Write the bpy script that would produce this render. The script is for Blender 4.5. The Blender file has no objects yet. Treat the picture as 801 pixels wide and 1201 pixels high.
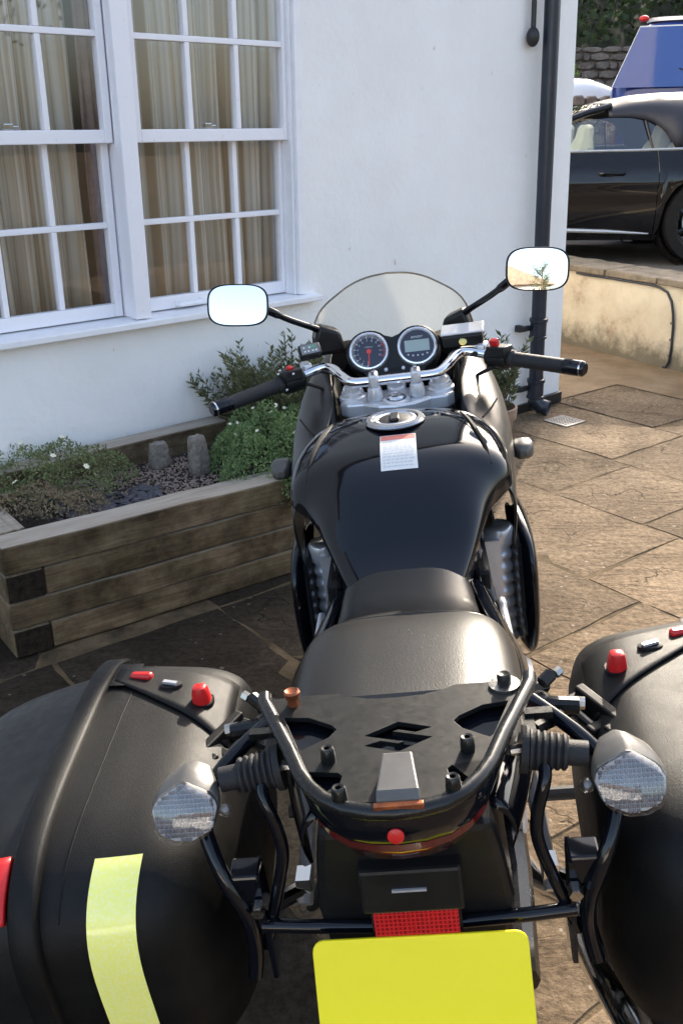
import bpy, bmesh, math, random
from mathutils import Vector, Matrix, Euler
random.seed(7)
PI = math.pi
rad = math.radians
sc = bpy.context.scene

# ------------------------------------------------------------------ camera
cam_d = bpy.data.cameras.new("camera")
cam = bpy.data.objects.new("camera", cam_d)
sc.collection.objects.link(cam)
cam_d.sensor_fit = 'AUTO'
cam_d.sensor_width = 36.0
cam_d.lens = 1120.0 / 1201.0 * 36.0
cam_d.clip_start = 0.02
cam_d.clip_end = 500
cam.matrix_world = Matrix.Translation((0, 0, 1.54)) @ Matrix.Rotation(rad(90 - 21.9), 4, 'X') @ Matrix.Rotation(rad(-0.5), 4, 'Z')
sc.camera = cam

# ------------------------------------------------------------------ light
SUN_AZ, SUN_EL = 19.3, 26.5          # azimuth measured from +Y towards +X
world = bpy.data.worlds.new("World")
sc.world = world
world.use_nodes = True
nt = world.node_tree
nt.nodes.clear()
wo = nt.nodes.new('ShaderNodeOutputWorld')
bg = nt.nodes.new('ShaderNodeBackground')
sky = nt.nodes.new('ShaderNodeTexSky')
sky.sky_type = 'NISHITA'
sky.sun_disc = False
sky.sun_elevation = rad(SUN_EL)
sky.sun_rotation = rad(SUN_AZ)
sky.air_density = 1.0
sky.dust_density = 4.0
sky.ozone_density = 1.0
bg.inputs['Strength'].default_value = 0.15
hsv = nt.nodes.new('ShaderNodeHueSaturation')      # hazy bright day: paler sky
hsv.inputs['Saturation'].default_value = 0.86
nt.links.new(sky.outputs[0], hsv.inputs['Color'])
nt.links.new(hsv.outputs[0], bg.inputs['Color'])
nt.links.new(bg.outputs[0], wo.inputs['Surface'])
sun_d = bpy.data.lights.new("sun", 'SUN')
sun = bpy.data.objects.new("sun", sun_d)
sc.collection.objects.link(sun)
sun_d.energy = 2.5
sun_d.angle = rad(0.5)
sun_d.color = (1.0, 0.89, 0.74)
sdir = Vector((math.sin(rad(SUN_AZ)) * math.cos(rad(SUN_EL)), math.cos(rad(SUN_AZ)) * math.cos(rad(SUN_EL)), math.sin(rad(SUN_EL))))
sun.rotation_euler = sdir.to_track_quat('Z', 'Y').to_euler()
sun.location = sdir * 60
sc.view_settings.view_transform = 'Standard'
sc.view_settings.look = 'None'
sc.view_settings.gamma = 1.0
sc.view_settings.use_curve_mapping = False
sc.view_settings.exposure = 1.84
sc.render.engine = 'CYCLES'
sc.cycles.max_bounces = 10
sc.cycles.transparent_max_bounces = 16

# ------------------------------------------------------------------ materials
def nodes_of(name):
    m = bpy.data.materials.new(name)
    m.use_nodes = True
    t = m.node_tree
    b = t.nodes['Principled BSDF']
    return m, t, b

def N(t, kind, **kw):
    n = t.nodes.new(kind)
    for k, v in kw.items():
        if k in n.inputs:
            n.inputs[k].default_value = v
        else:
            setattr(n, k, v)
    return n

def c4(c):
    return (c[0], c[1], c[2], 1.0)

def ramp(t, stops):
    r = t.nodes.new('ShaderNodeValToRGB')
    e = r.color_ramp.elements
    while len(e) > 1:
        e.remove(e[-1])
    e[0].position = stops[0][0]
    e[0].color = c4(stops[0][1])
    for p, c in stops[1:]:
        x = e.new(p)
        x.color = c4(c)
    return r

def coords(t, kind='Object', scale=(1, 1, 1)):
    tc = t.nodes.new('ShaderNodeTexCoord')
    mp = t.nodes.new('ShaderNodeMapping')
    mp.inputs['Scale'].default_value = scale
    t.links.new(tc.outputs[kind], mp.inputs['Vector'])
    return mp.outputs[0]

def pbr(name, col, rough=0.5, metal=0.0, col2=None, vscale=8.0, bump=0.0, bscale=150.0, coat=0.0,
        spec=0.5, rvar=0.0, stretch=(1, 1, 1), detail=6.0, lo=0.35, hi=0.65, bdist=0.002, ior=None):
    m, t, b = nodes_of(name)
    b.inputs['Base Color'].default_value = c4(col)
    b.inputs['Roughness'].default_value = rough
    b.inputs['Metallic'].default_value = metal
    b.inputs['Coat Weight'].default_value = coat
    b.inputs['Coat Roughness'].default_value = 0.03
    b.inputs['Specular IOR Level'].default_value = spec
    if ior: b.inputs['IOR'].default_value = ior
    co = coords(t, 'Object', stretch)
    if col2 is not None:
        n = N(t, 'ShaderNodeTexNoise', Scale=vscale, Detail=detail, Roughness=0.65)
        t.links.new(co, n.inputs['Vector'])
        r = ramp(t, [(lo, col), (hi, col2)])
        t.links.new(n.outputs['Fac'], r.inputs[0])
        t.links.new(r.outputs[0], b.inputs['Base Color'])
    if rvar > 0:
        n3 = N(t, 'ShaderNodeTexNoise', Scale=vscale * 1.7 + 3, Detail=5.0, Roughness=0.7)
        t.links.new(co, n3.inputs['Vector'])
        mr = N(t, 'ShaderNodeMapRange')
        mr.inputs['From Min'].default_value = 0.3
        mr.inputs['From Max'].default_value = 0.7
        mr.inputs['To Min'].default_value = max(0.01, rough - rvar)
        mr.inputs['To Max'].default_value = min(1, rough + rvar)
        t.links.new(n3.outputs['Fac'], mr.inputs['Value'])
        t.links.new(mr.outputs[0], b.inputs['Roughness'])
    if bump > 0:
        n2 = N(t, 'ShaderNodeTexNoise', Scale=bscale, Detail=5.0, Roughness=0.6)
        t.links.new(co, n2.inputs['Vector'])
        bp_ = N(t, 'ShaderNodeBump', Strength=bump, Distance=bdist)
        t.links.new(n2.outputs['Fac'], bp_.inputs['Height'])
        t.links.new(bp_.outputs[0], b.inputs['Normal'])
    return m

M = {}
# --- bike materials
M['gloss'] = pbr('gloss_black_paint', (0.004, 0.005, 0.008), 0.07, rvar=0.02, vscale=6, spec=0.42)
M['fairing'] = pbr('dusty_black_fairing_paint', (0.012, 0.012, 0.013), 0.33, vscale=9, col2=(0.020, 0.019, 0.018), spec=0.8)
M['satin'] = pbr('satin_black_metal', (0.007, 0.007, 0.0075), 0.28, col2=(0.011, 0.011, 0.010), vscale=30, rvar=0.08, spec=0.4)
M['plate'] = pbr('rack_plate_paint', (0.008, 0.0085, 0.0085), 0.40, col2=(0.013, 0.013, 0.0125), vscale=60, spec=0.2, rvar=0.06, bump=0.10, bscale=900, bdist=0.0004)
M['plastic'] = pbr('black_plastic', (0.007, 0.007, 0.0075), 0.42, col2=(0.012, 0.012, 0.012), vscale=20, bump=0.2, bscale=900, bdist=0.0006, rvar=0.08, spec=0.3)
M['dark'] = pbr('dark_underside', (0.006, 0.006, 0.0065), 0.6, col2=(0.014, 0.012, 0.011), vscale=25, bump=0.2, bscale=200, spec=0.25)
M['pannier'] = pbr('pannier_grained_plastic', (0.0038, 0.0038, 0.004), 0.46, col2=(0.009, 0.0086, 0.008), vscale=16, bump=0.55, bscale=900, bdist=0.0010, rvar=0.06, spec=0.22, lo=.4, hi=.72)
M['rubber'] = pbr('grip_rubber', (0.014, 0.014, 0.0155), 0.6, col2=(0.022, 0.022, 0.024), vscale=40, bump=0.4, bscale=500, spec=0.35)
M['tyre'] = pbr('tyre_rubber', (0.009, 0.009, 0.009), 0.75, spec=0.2, col2=(0.015, 0.014, 0.013), vscale=20, bump=0.3, bscale=120)
M['chrome'] = pbr('chrome', (0.78, 0.78, 0.80), 0.07, 1.0, rvar=0.03, vscale=30)
M['alu'] = pbr('brushed_aluminium', (0.62, 0.62, 0.64), 0.30, 0.55, col2=(0.70, 0.70, 0.72), vscale=12)
M['alu_cast'] = pbr('cast_aluminium', (0.64, 0.65, 0.68), 0.30, 0.5, col2=(0.74, 0.74, 0.77), vscale=20, bump=0.1, bscale=300)
M['ind_body'] = pbr('indicator_body_plastic', (0.075, 0.072, 0.066), 0.40, col2=(0.10, 0.096, 0.088), vscale=30, bump=0.15, bscale=900, bdist=0.0006)
M['bowl'] = pbr('indicator_reflector', (0.40, 0.40, 0.41), 0.5, 0.1)
M['cell'] = pbr('indicator_prism_cell', (0.12, 0.115, 0.115), 0.35, 0.25, col2=(0.24, 0.225, 0.225), vscale=40)
M['red'] = pbr('red_plastic', (0.62, 0.02, 0.02), 0.3, col2=(0.50, 0.015, 0.015), vscale=30)
M['redrefl'] = pbr('red_tail_lens', (0.10, 0.002, 0.003), 0.12, coat=1.0, col2=(0.06, 0.0015, 0.002), vscale=40)
M['orange'] = pbr('rusty_orange_bolt', (0.45, 0.14, 0.05), 0.35, 0.7, col2=(0.25, 0.08, 0.04), vscale=60)
M['steel'] = pbr('zinc_steel', (0.50, 0.49, 0.46), 0.28, 1.0, col2=(0.36, 0.34, 0.31), vscale=50, rvar=0.1)
M['capring'] = pbr('filler_ring_metal', (0.40, 0.40, 0.41), 0.22, 0.85)
M['bezel'] = pbr('polished_bezel', (0.80, 0.80, 0.82), 0.16, 0.75)
M['gold'] = pbr('brass_sight_glass', (0.45, 0.36, 0.14), 0.25, 1.0)
M['white_print'] = pbr('white_print', (0.72, 0.72, 0.70), 0.5, col2=(0.66, 0.66, 0.64), vscale=40)
M['plate_yellow'] = pbr('plate_yellow', (1.0, 0.86, 0.012), 0.42, col2=(0.98, 0.835, 0.011), vscale=10)
M['glass_green'] = pbr('lcd_glass', (0.36, 0.44, 0.40), 0.2, col2=(0.31, 0.39, 0.36), vscale=10, coat=0.5)
M['dial'] = pbr('dial_face', (0.012, 0.015, 0.035), 0.45, col2=(0.016, 0.020, 0.045), vscale=20)
M['needle'] = pbr('dial_needle', (0.75, 0.05, 0.03), 0.4, col2=(0.7, 0.04, 0.03), vscale=50)
M['mirror'] = pbr('mirror_glass', (0.93, 0.95, 0.97), 0.005, 1.0)
M['tan_wood'] = pbr('pale_wood', (0.36, 0.25, 0.13), 0.7, col2=(0.28, 0.19, 0.10), vscale=20, stretch=(1, 8, 8))

def seat_mat():
    m, t, b = nodes_of('seat_vinyl')
    b.inputs['Base Color'].default_value = (0.011, 0.0105, 0.010, 1)
    b.inputs['Specular IOR Level'].default_value = 0.42
    co = coords(t, 'Object')
    n = N(t, 'ShaderNodeTexNoise', Scale=9.0, Detail=4.0)
    t.links.new(co, n.inputs['Vector'])
    mr = N(t, 'ShaderNodeMapRange')
    mr.inputs['To Min'].default_value = 0.29
    mr.inputs['To Max'].default_value = 0.38
    t.links.new(n.outputs['Fac'], mr.inputs['Value'])
    t.links.new(mr.outputs[0], b.inputs['Roughness'])
    w1 = N(t, 'ShaderNodeTexVoronoi', Scale=620.0)
    t.links.new(co, w1.inputs['Vector'])
    w2 = N(t, 'ShaderNodeTexNoise', Scale=260.0, Detail=4.0)
    mp = N(t, 'ShaderNodeMapping')
    mp.inputs['Scale'].default_value = (2.5, 0.6, 1)
    t.links.new(co, mp.inputs['Vector'])
    t.links.new(mp.outputs[0], w2.inputs['Vector'])
    ad = N(t, 'ShaderNodeMath', operation='ADD')
    t.links.new(w1.outputs['Distance'], ad.inputs[0])
    t.links.new(w2.outputs['Fac'], ad.inputs[1])
    bp_ = N(t, 'ShaderNodeBump', Strength=0.28, Distance=0.0005)
    t.links.new(ad.outputs[0], bp_.inputs['Height'])
    t.links.new(bp_.outputs[0], b.inputs['Normal'])
    return m
M['seat'] = seat_mat()

def strip_mat():
    m, t, b = nodes_of('reflective_yellow_tape')
    co = coords(t, 'Object')
    n = N(t, 'ShaderNodeTexVoronoi', Scale=260.0)
    t.links.new(co, n.inputs['Vector'])
    r = ramp(t, [(0.0, (1.0, 0.99, 0.46)), (0.6, (1.0, 0.97, 0.24))])
    t.links.new(n.outputs['Distance'], r.inputs[0])
    t.links.new(r.outputs[0], b.inputs['Base Color'])
    b.inputs['Roughness'].default_value = 0.28
    b.inputs['Coat Weight'].default_value = 0.6
    return m
M['tape'] = strip_mat()

def prism_mat(name, tint, scale=420.0, trans=0.8, flip=False):
    m, t, b = nodes_of(name)
    b.inputs['Base Color'].default_value = c4(tint)
    b.inputs['Roughness'].default_value = 0.06
    b.inputs['Transmission Weight'].default_value = trans
    co = coords(t, 'Object')
    if flip:
        sx_ = t.nodes.new('ShaderNodeSeparateXYZ'); cx_ = t.nodes.new('ShaderNodeCombineXYZ')
        t.links.new(co, sx_.inputs[0])
        t.links.new(sx_.outputs['X'], cx_.inputs['X']); t.links.new(sx_.outputs['Z'], cx_.inputs['Y'])
        co = cx_.outputs[0]
    ch = N(t, 'ShaderNodeTexBrick', Scale=scale / 4)
    ch.offset = 0.0
    ch.inputs['Mortar Size'].default_value = 0.08
    ch.inputs['Brick Width'].default_value = 0.5
    ch.inputs['Row Height'].default_value = 0.5
    t.links.new(co, ch.inputs['Vector'])
    if flip:
        ch.inputs['Color1'].default_value = c4(tint)
        ch.inputs['Color2'].default_value = (tint[0] * 0.55, tint[1], tint[2], 1)
        ch.inputs['Mortar'].default_value = (min(1, tint[0] * 1.6), 0.02, 0.02, 1)
        t.links.new(ch.outputs['Color'], b.inputs['Base Color'])
    bp_ = N(t, 'ShaderNodeBump', Strength=0.8, Distance=0.002)
    t.links.new(ch.outputs['Fac'], bp_.inputs['Height'])
    t.links.new(bp_.outputs[0], b.inputs['Normal'])
    return m
M['reflector'] = prism_mat('red_reflector', (0.42, 0.006, 0.010), trans=0.0, flip=True)

def schlick(t, f0):
    lw = N(t, 'ShaderNodeLayerWeight', Blend=0.5)
    pw = N(t, 'ShaderNodeMath', operation='POWER')
    pw.inputs[1].default_value = 5.0
    t.links.new(lw.outputs['Facing'], pw.inputs[0])
    ma = N(t, 'ShaderNodeMath', operation='MULTIPLY_ADD')
    ma.use_clamp = True
    ma.inputs[1].default_value = 1.0 - f0
    ma.inputs[2].default_value = f0
    t.links.new(pw.outputs[0], ma.inputs[0])
    return ma.outputs[0]

def glass_mat(name, tint, refl_ior=1.5, extra=0.0, rough=0.0):
    m = bpy.data.materials.new(name)
    m.use_nodes = True
    t = m.node_tree
    t.nodes.clear()
    o = t.nodes.new('ShaderNodeOutputMaterial')
    tr = N(t, 'ShaderNodeBsdfTransparent')
    tr.inputs['Color'].default_value = c4(tint)
    gl = N(t, 'ShaderNodeBsdfGlossy')
    gl.inputs['Color'].default_value = (1, 1, 1, 1)
    gl.inputs['Roughness'].default_value = rough
    mx = t.nodes.new('ShaderNodeMixShader')
    t.links.new(schlick(t, ((refl_ior - 1) / (refl_ior + 1)) ** 2 * 2 + extra), mx.inputs['Fac'])
    t.links.new(tr.outputs[0], mx.inputs[1])
    t.links.new(gl.outputs[0], mx.inputs[2])
    t.links.new(mx.outputs[0], o.inputs['Surface'])
    return m
M['clear_lens'] = glass_mat('clear_indicator_lens', (0.93, 0.94, 0.95), 1.5, 0.0, 0.04)
M['pane'] = glass_mat('window_glass', (0.95, 0.96, 0.95), 1.5, 0.02)
M['dialglass'] = glass_mat('dial_glass', (0.95, 0.95, 0.95), 1.3)
M['carglass'] = glass_mat('car_glass', (0.80, 0.86, 0.80), 1.5, 0.06)

def screen_mat():
    m = bpy.data.materials.new('windscreen_acrylic')
    m.use_nodes = True
    t = m.node_tree
    t.nodes.clear()
    o = t.nodes.new('ShaderNodeOutputMaterial')
    tr = N(t, 'ShaderNodeBsdfTransparent')
    tr.inputs['Color'].default_value = (0.95, 0.945, 0.90, 1)
    gl = N(t, 'ShaderNodeBsdfGlossy')
    gl.inputs['Roughness'].default_value = 0.05
    df = N(t, 'ShaderNodeBsdfTranslucent')
    df.inputs['Color'].default_value = (0.6, 0.58, 0.5, 1)
    m1 = t.nodes.new('ShaderNodeMixShader')
    m1.inputs['Fac'].default_value = 0.09
    t.links.new(tr.outputs[0], m1.inputs[1])
    t.links.new(df.outputs[0], m1.inputs[2])
    mx = t.nodes.new('ShaderNodeMixShader')
    t.links.new(schlick(t, 0.03), mx.inputs['Fac'])
    t.links.new(m1.outputs[0], mx.inputs[1])
    t.links.new(gl.outputs[0], mx.inputs[2])
    t.links.new(mx.outputs[0], o.inputs['Surface'])
    return m
M['screen'] = screen_mat()
M['screen_edge'] = pbr('screen_edge', (0.10, 0.07, 0.04), 0.25, col2=(0.14, 0.10, 0.06), vscale=20, coat=0.6)

# --- setting materials
def wall_paint():
    m, t, b = nodes_of('white_masonry_paint')
    co = coords(t, 'Object')
    n = N(t, 'ShaderNodeTexNoise', Scale=1.6, Detail=8.0, Roughness=0.6)
    t.links.new(co, n.inputs['Vector'])
    r = ramp(t, [(0.30, (0.80, 0.795, 0.78)), (0.62, (0.865, 0.865, 0.855))])
    t.links.new(n.outputs['Fac'], r.inputs[0])
    mp = N(t, 'ShaderNodeMapping')
    mp.inputs['Scale'].default_value = (26, 26, 11)
    t.links.new(co, mp.inputs['Vector'])
    n2 = N(t, 'ShaderNodeTexNoise', Scale=1.0, Detail=3.0, Roughness=0.5)
    t.links.new(mp.outputs[0], n2.inputs['Vector'])
    r2 = ramp(t, [(0.715, (0, 0, 0)), (0.76, (0.8, 0.8, 0.8))])
    t.links.new(n2.outputs['Fac'], r2.inputs[0])
    mx = N(t, 'ShaderNodeMix', data_type='RGBA')
    mx.inputs['B'].default_value = (0.50, 0.40, 0.30, 1)
    t.links.new(r2.outputs[0], mx.inputs['Factor'])
    t.links.new(r.outputs[0], mx.inputs['A'])
    t.links.new(mx.outputs['Result'], b.inputs['Base Color'])
    b.inputs['Roughness'].default_value = 0.7
    n3 = N(t, 'ShaderNodeTexNoise', Scale=38.0, Detail=5.0, Roughness=0.6)
    t.links.new(co, n3.inputs['Vector'])
    n4 = N(t, 'ShaderNodeTexNoise', Scale=4.0, Detail=3.0)
    t.links.new(co, n4.inputs['Vector'])
    ma = N(t, 'ShaderNodeMath', operation='MULTIPLY_ADD')
    ma.inputs[1].default_value = 4.0
    t.links.new(n4.outputs['Fac'], ma.inputs[0])
    t.links.new(n3.outputs['Fac'], ma.inputs[2])
    bp_ = N(t, 'ShaderNodeBump', Strength=0.4, Distance=0.007)
    t.links.new(ma.outputs[0], bp_.inputs['Height'])
    t.links.new(bp_.outputs[0], b.inputs['Normal'])
    return m
M['wallpaint'] = wall_paint()
M['trim'] = pbr('white_gloss_paint', (0.86, 0.86, 0.88), 0.32, col2=(0.80, 0.80, 0.83), vscale=14, bump=0.12, bscale=90, bdist=0.001)

def trim_mat():
    m, t, b = nodes_of('flaking_white_paint')
    co = coords(t, 'Object')
    n = N(t, 'ShaderNodeTexNoise', Scale=60.0, Detail=8.0, Roughness=0.75)
    t.links.new(co, n.inputs['Vector'])
    r = ramp(t, [(0.0, (0.86, 0.85, 0.89)), (0.645, (0.84, 0.83, 0.87)), (0.675, (0.42, 0.36, 0.33)), (0.8, (0.30, 0.25, 0.22))])
    t.links.new(n.outputs['Fac'], r.inputs[0])
    t.links.new(r.outputs[0], b.inputs['Base Color'])
    b.inputs['Roughness'].default_value = 0.38
    bp_ = N(t, 'ShaderNodeBump', Strength=0.25, Distance=0.001)
    bp_.invert = True
    t.links.new(n.outputs['Fac'], bp_.inputs['Height'])
    t.links.new(bp_.outputs[0], b.inputs['Normal'])
    return m
M['flake'] = trim_mat()

def wood_mat():
    m, t, b = nodes_of('weathered_wood_lit_tops')
    tc = t.nodes.new('ShaderNodeTexCoord')
    oi = t.nodes.new('ShaderNodeObjectInfo')
    va = N(t, 'ShaderNodeVectorMath', operation='ADD')
    sc_ = N(t, 'ShaderNodeVectorMath', operation='SCALE')
    sc_.inputs['Scale'].default_value = 13.0
    cb = t.nodes.new('ShaderNodeCombineXYZ')
    for i in range(3):
        t.links.new(oi.outputs['Random'], cb.inputs[i])
    t.links.new(cb.outputs[0], sc_.inputs[0])
    t.links.new(tc.outputs['Object'], va.inputs[0])
    t.links.new(sc_.outputs[0], va.inputs[1])
    mp = N(t, 'ShaderNodeMapping')
    mp.inputs['Scale'].default_value = (2.6, 24, 24)
    t.links.new(va.outputs[0], mp.inputs['Vector'])
    g = N(t, 'ShaderNodeTexNoise', Scale=1.0, Detail=9.0, Roughness=0.65, Distortion=0.5)
    t.links.new(mp.outputs[0], g.inputs['Vector'])
    mpf = N(t, 'ShaderNodeMapping')
    mpf.inputs['Scale'].default_value = (9, 210, 210)
    t.links.new(va.outputs[0], mpf.inputs['Vector'])
    gf = N(t, 'ShaderNodeTexNoise', Scale=1.0, Detail=6.0, Roughness=0.7)
    t.links.new(mpf.outputs[0], gf.inputs['Vector'])
    gm = N(t, 'ShaderNodeMath', operation='MULTIPLY_ADD')
    gm.inputs[1].default_value = 0.55
    gs = N(t, 'ShaderNodeMath', operation='MULTIPLY_ADD')
    gs.inputs[1].default_value = 0.62
    gs.inputs[2].default_value = -0.085
    t.links.new(g.outputs['Fac'], gs.inputs[0])
    t.links.new(gf.outputs['Fac'], gm.inputs[0])
    t.links.new(gs.outputs[0], gm.inputs[2])
    r = ramp(t, [(0.24, (0.060, 0.043, 0.029)), (0.42, (0.19, 0.145, 0.10)), (0.58, (0.31, 0.255, 0.185)), (0.76, (0.43, 0.37, 0.29))])
    t.links.new(gm.outputs[0], r.inputs[0])
    pch = N(t, 'ShaderNodeTexNoise', Scale=5.0, Detail=6.0, Roughness=0.7)
    t.links.new(va.outputs[0], pch.inputs['Vector'])
    r2 = ramp(t, [(0.36, (0.30, 0.275, 0.22)), (0.62, (1.0, 1.0, 1.0))])
    t.links.new(pch.outputs['Fac'], r2.inputs[0])
    mu = N(t, 'ShaderNodeMix', data_type='RGBA', blend_type='MULTIPLY')
    mu.inputs['Factor'].default_value = 1.0
    t.links.new(r.outputs[0], mu.inputs['A'])
    t.links.new(r2.outputs[0], mu.inputs['B'])
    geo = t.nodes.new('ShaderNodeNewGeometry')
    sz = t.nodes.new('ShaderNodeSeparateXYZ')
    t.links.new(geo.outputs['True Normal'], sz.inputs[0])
    tp_ = N(t, 'ShaderNodeMapRange')  # upward faces take paler wood: skylight painted over the weathering
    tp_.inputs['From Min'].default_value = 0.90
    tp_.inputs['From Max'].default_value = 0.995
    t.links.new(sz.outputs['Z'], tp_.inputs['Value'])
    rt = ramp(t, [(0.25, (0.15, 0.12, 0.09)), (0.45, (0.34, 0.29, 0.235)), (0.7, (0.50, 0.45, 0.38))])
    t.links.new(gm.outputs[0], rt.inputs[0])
    # sides darkened like shade, plus a blotchy greenish stain
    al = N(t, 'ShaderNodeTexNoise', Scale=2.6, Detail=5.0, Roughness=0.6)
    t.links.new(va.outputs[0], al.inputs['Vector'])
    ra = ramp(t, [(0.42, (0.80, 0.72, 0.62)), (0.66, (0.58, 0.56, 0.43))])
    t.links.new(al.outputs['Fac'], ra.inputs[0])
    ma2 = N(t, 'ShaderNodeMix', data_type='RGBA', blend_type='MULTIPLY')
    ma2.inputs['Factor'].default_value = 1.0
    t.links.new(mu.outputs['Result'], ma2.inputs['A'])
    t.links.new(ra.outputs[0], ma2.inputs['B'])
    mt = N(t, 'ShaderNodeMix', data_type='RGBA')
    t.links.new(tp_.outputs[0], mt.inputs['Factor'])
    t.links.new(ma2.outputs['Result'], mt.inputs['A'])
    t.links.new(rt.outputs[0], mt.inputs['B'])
    t.links.new(mt.outputs['Result'], b.inputs['Base Color'])
    b.inputs['Specular IOR Level'].default_value = 0.25
    b.inputs['Roughness'].default_value = 0.8
    bp_ = N(t, 'ShaderNodeBump', Strength=0.6, Distance=0.004)
    t.links.new(gm.outputs[0], bp_.inputs['Height'])
    t.links.new(bp_.outputs[0], b.inputs['Normal'])
    return m
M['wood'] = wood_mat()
M['endgrain'] = pbr('dark_end_grain', (0.010, 0.008, 0.006), 0.85, spec=0.15, col2=(0.035, 0.026, 0.018), vscale=40, bump=0.6, bscale=120, bdist=0.004)

def slab_mat(name, a, b2, c, moss):
    m, t, b = nodes_of(name)
    tc = t.nodes.new('ShaderNodeTexCoord')
    oi = t.nodes.new('ShaderNodeObjectInfo')
    geo = t.nodes.new('ShaderNodeNewGeometry')
    n = N(t, 'ShaderNodeTexNoise', Scale=2.6, Detail=9.0, Roughness=0.68, Distortion=0.6)
    t.links.new(geo.outputs['Position'], n.inputs['Vector'])
    r = ramp(t, [(0.30, a), (0.50, b2), (0.68, c)])
    t.links.new(n.outputs['Fac'], r.inputs[0])
    n2 = N(t, 'ShaderNodeTexNoise', Scale=46.0, Detail=7.0, Roughness=0.75)
    t.links.new(geo.outputs['Position'], n2.inputs['Vector'])
    r2 = ramp(t, [(0.33, (0.42, 0.40, 0.37)), (0.60, (1.16, 1.15, 1.13))])
    t.links.new(n2.outputs['Fac'], r2.inputs[0])
    mu = N(t, 'ShaderNodeMix', data_type='RGBA', blend_type='MULTIPLY')
    mu.inputs['Factor'].default_value = 1.0
    t.links.new(r.outputs[0], mu.inputs['A'])
    t.links.new(r2.outputs[0], mu.inputs['B'])
    # per slab tone
    hs = N(t, 'ShaderNodeHueSaturation')
    mr = N(t, 'ShaderNodeMapRange')
    mr.inputs['To Min'].default_value = 0.74
    mr.inputs['To Max'].default_value = 1.18
    t.links.new(oi.outputs['Random'], mr.inputs['Value'])
    t.links.new(mr.outputs[0], hs.inputs['Value'])
    t.links.new(mu.outputs['Result'], hs.inputs['Color'])
    # pale lichen specks
    vo = N(t, 'ShaderNodeTexVoronoi', Scale=15.0)
    vo.inputs['Randomness'].default_value = 1.0
    t.links.new(geo.outputs['Position'], vo.inputs['Vector'])
    n4 = N(t, 'ShaderNodeTexNoise', Scale=4.0, Detail=3.0)
    t.links.new(geo.outputs['Position'], n4.inputs['Vector'])
    ml = N(t, 'ShaderNodeMath', operation='MULTIPLY')
    ml.inputs[1].default_value = 0.16
    t.links.new(n4.outputs['Fac'], ml.inputs[0])
    lt = N(t, 'ShaderNodeMath', operation='LESS_THAN')
    t.links.new(vo.outputs['Distance'], lt.inputs[0])
    t.links.new(ml.outputs[0], lt.inputs[1])
    m2 = N(t, 'ShaderNodeMath', operation='MULTIPLY')
    m2.inputs[1].default_value = moss
    t.links.new(lt.outputs[0], m2.inputs[0])
    mx = N(t, 'ShaderNodeMix', data_type='RGBA')
    mx.inputs['B'].default_value = (0.42, 0.38, 0.31, 1)
    t.links.new(m2.outputs[0], mx.inputs['Factor'])
    t.links.new(hs.outputs[0], mx.inputs['A'])
    # dark cleft lines and flaked edges
    dn = N(t, 'ShaderNodeTexNoise', Scale=3.0, Detail=5.0, Roughness=0.6)
    t.links.new(geo.outputs['Position'], dn.inputs['Vector'])
    va = N(t, 'ShaderNodeVectorMath', operation='MULTIPLY_ADD')
    va.inputs[1].default_value = (0.55, 0.55, 0.55)
    t.links.new(dn.outputs['Color'], va.inputs[0])
    t.links.new(geo.outputs['Position'], va.inputs[2])
    ve = N(t, 'ShaderNodeTexVoronoi', feature='DISTANCE_TO_EDGE', Scale=3.6)
    t.links.new(va.outputs[0], ve.inputs['Vector'])
    cr = ramp(t, [(0.0, (1, 1, 1)), (0.022, (0, 0, 0))])
    t.links.new(ve.outputs['Distance'], cr.inputs[0])
    nm = N(t, 'ShaderNodeTexNoise', Scale=2.3, Detail=4.0)
    t.links.new(geo.outputs['Position'], nm.inputs['Vector'])
    rm = ramp(t, [(0.53, (0, 0, 0)), (0.63, (1, 1, 1))])
    t.links.new(nm.outputs['Fac'], rm.inputs[0])
    cm = N(t, 'ShaderNodeMath', operation='MULTIPLY')
    t.links.new(cr.outputs[0], cm.inputs[0])
    t.links.new(rm.outputs[0], cm.inputs[1])
    c2 = N(t, 'ShaderNodeMath', operation='MULTIPLY')
    c2.inputs[1].default_value = 0.72
    t.links.new(cm.outputs[0], c2.inputs[0])
    mx3 = N(t, 'ShaderNodeMix', data_type='RGBA')
    mx3.inputs['B'].default_value = (0.030, 0.024, 0.017, 1)
    t.links.new(c2.outputs[0], mx3.inputs['Factor'])
    t.links.new(mx.outputs['Result'], mx3.inputs['A'])
    t.links.new(mx3.outputs['Result'], b.inputs['Base Color'])
    b.inputs['Roughness'].default_value = 0.9
    b.inputs['Specular IOR Level'].default_value = 0.16
    # riven relief: layered steps + grain
    mp = N(t, 'ShaderNodeMapping')
    mp.inputs['Rotation'].default_value = (0, 0, 0.7)
    mp.inputs['Scale'].default_value = (1.0, 2.6, 1.0)
    t.links.new(geo.outputs['Position'], mp.inputs['Vector'])
    n5 = N(t, 'ShaderNodeTexNoise', Scale=3.2, Detail=9.0, Roughness=0.6, Distortion=0.9)
    t.links.new(mp.outputs[0], n5.inputs['Vector'])
    st = N(t, 'ShaderNodeMath', operation='SNAP')
    st.inputs[1].default_value = 0.085
    t.links.new(n5.outputs['Fac'], st.inputs[0])
    a1 = N(t, 'ShaderNodeMath', operation='MULTIPLY_ADD')
    a1.inputs[1].default_value = 0.30
    t.links.new(n5.outputs['Fac'], a1.inputs[0])
    t.links.new(st.outputs[0], a1.inputs[2])
    a2 = N(t, 'ShaderNodeMath', operation='MULTIPLY_ADD')
    a2.inputs[1].default_value = 0.10
    t.links.new(n2.outputs['Fac'], a2.inputs[0])
    t.links.new(a1.outputs[0], a2.inputs[2])
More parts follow.
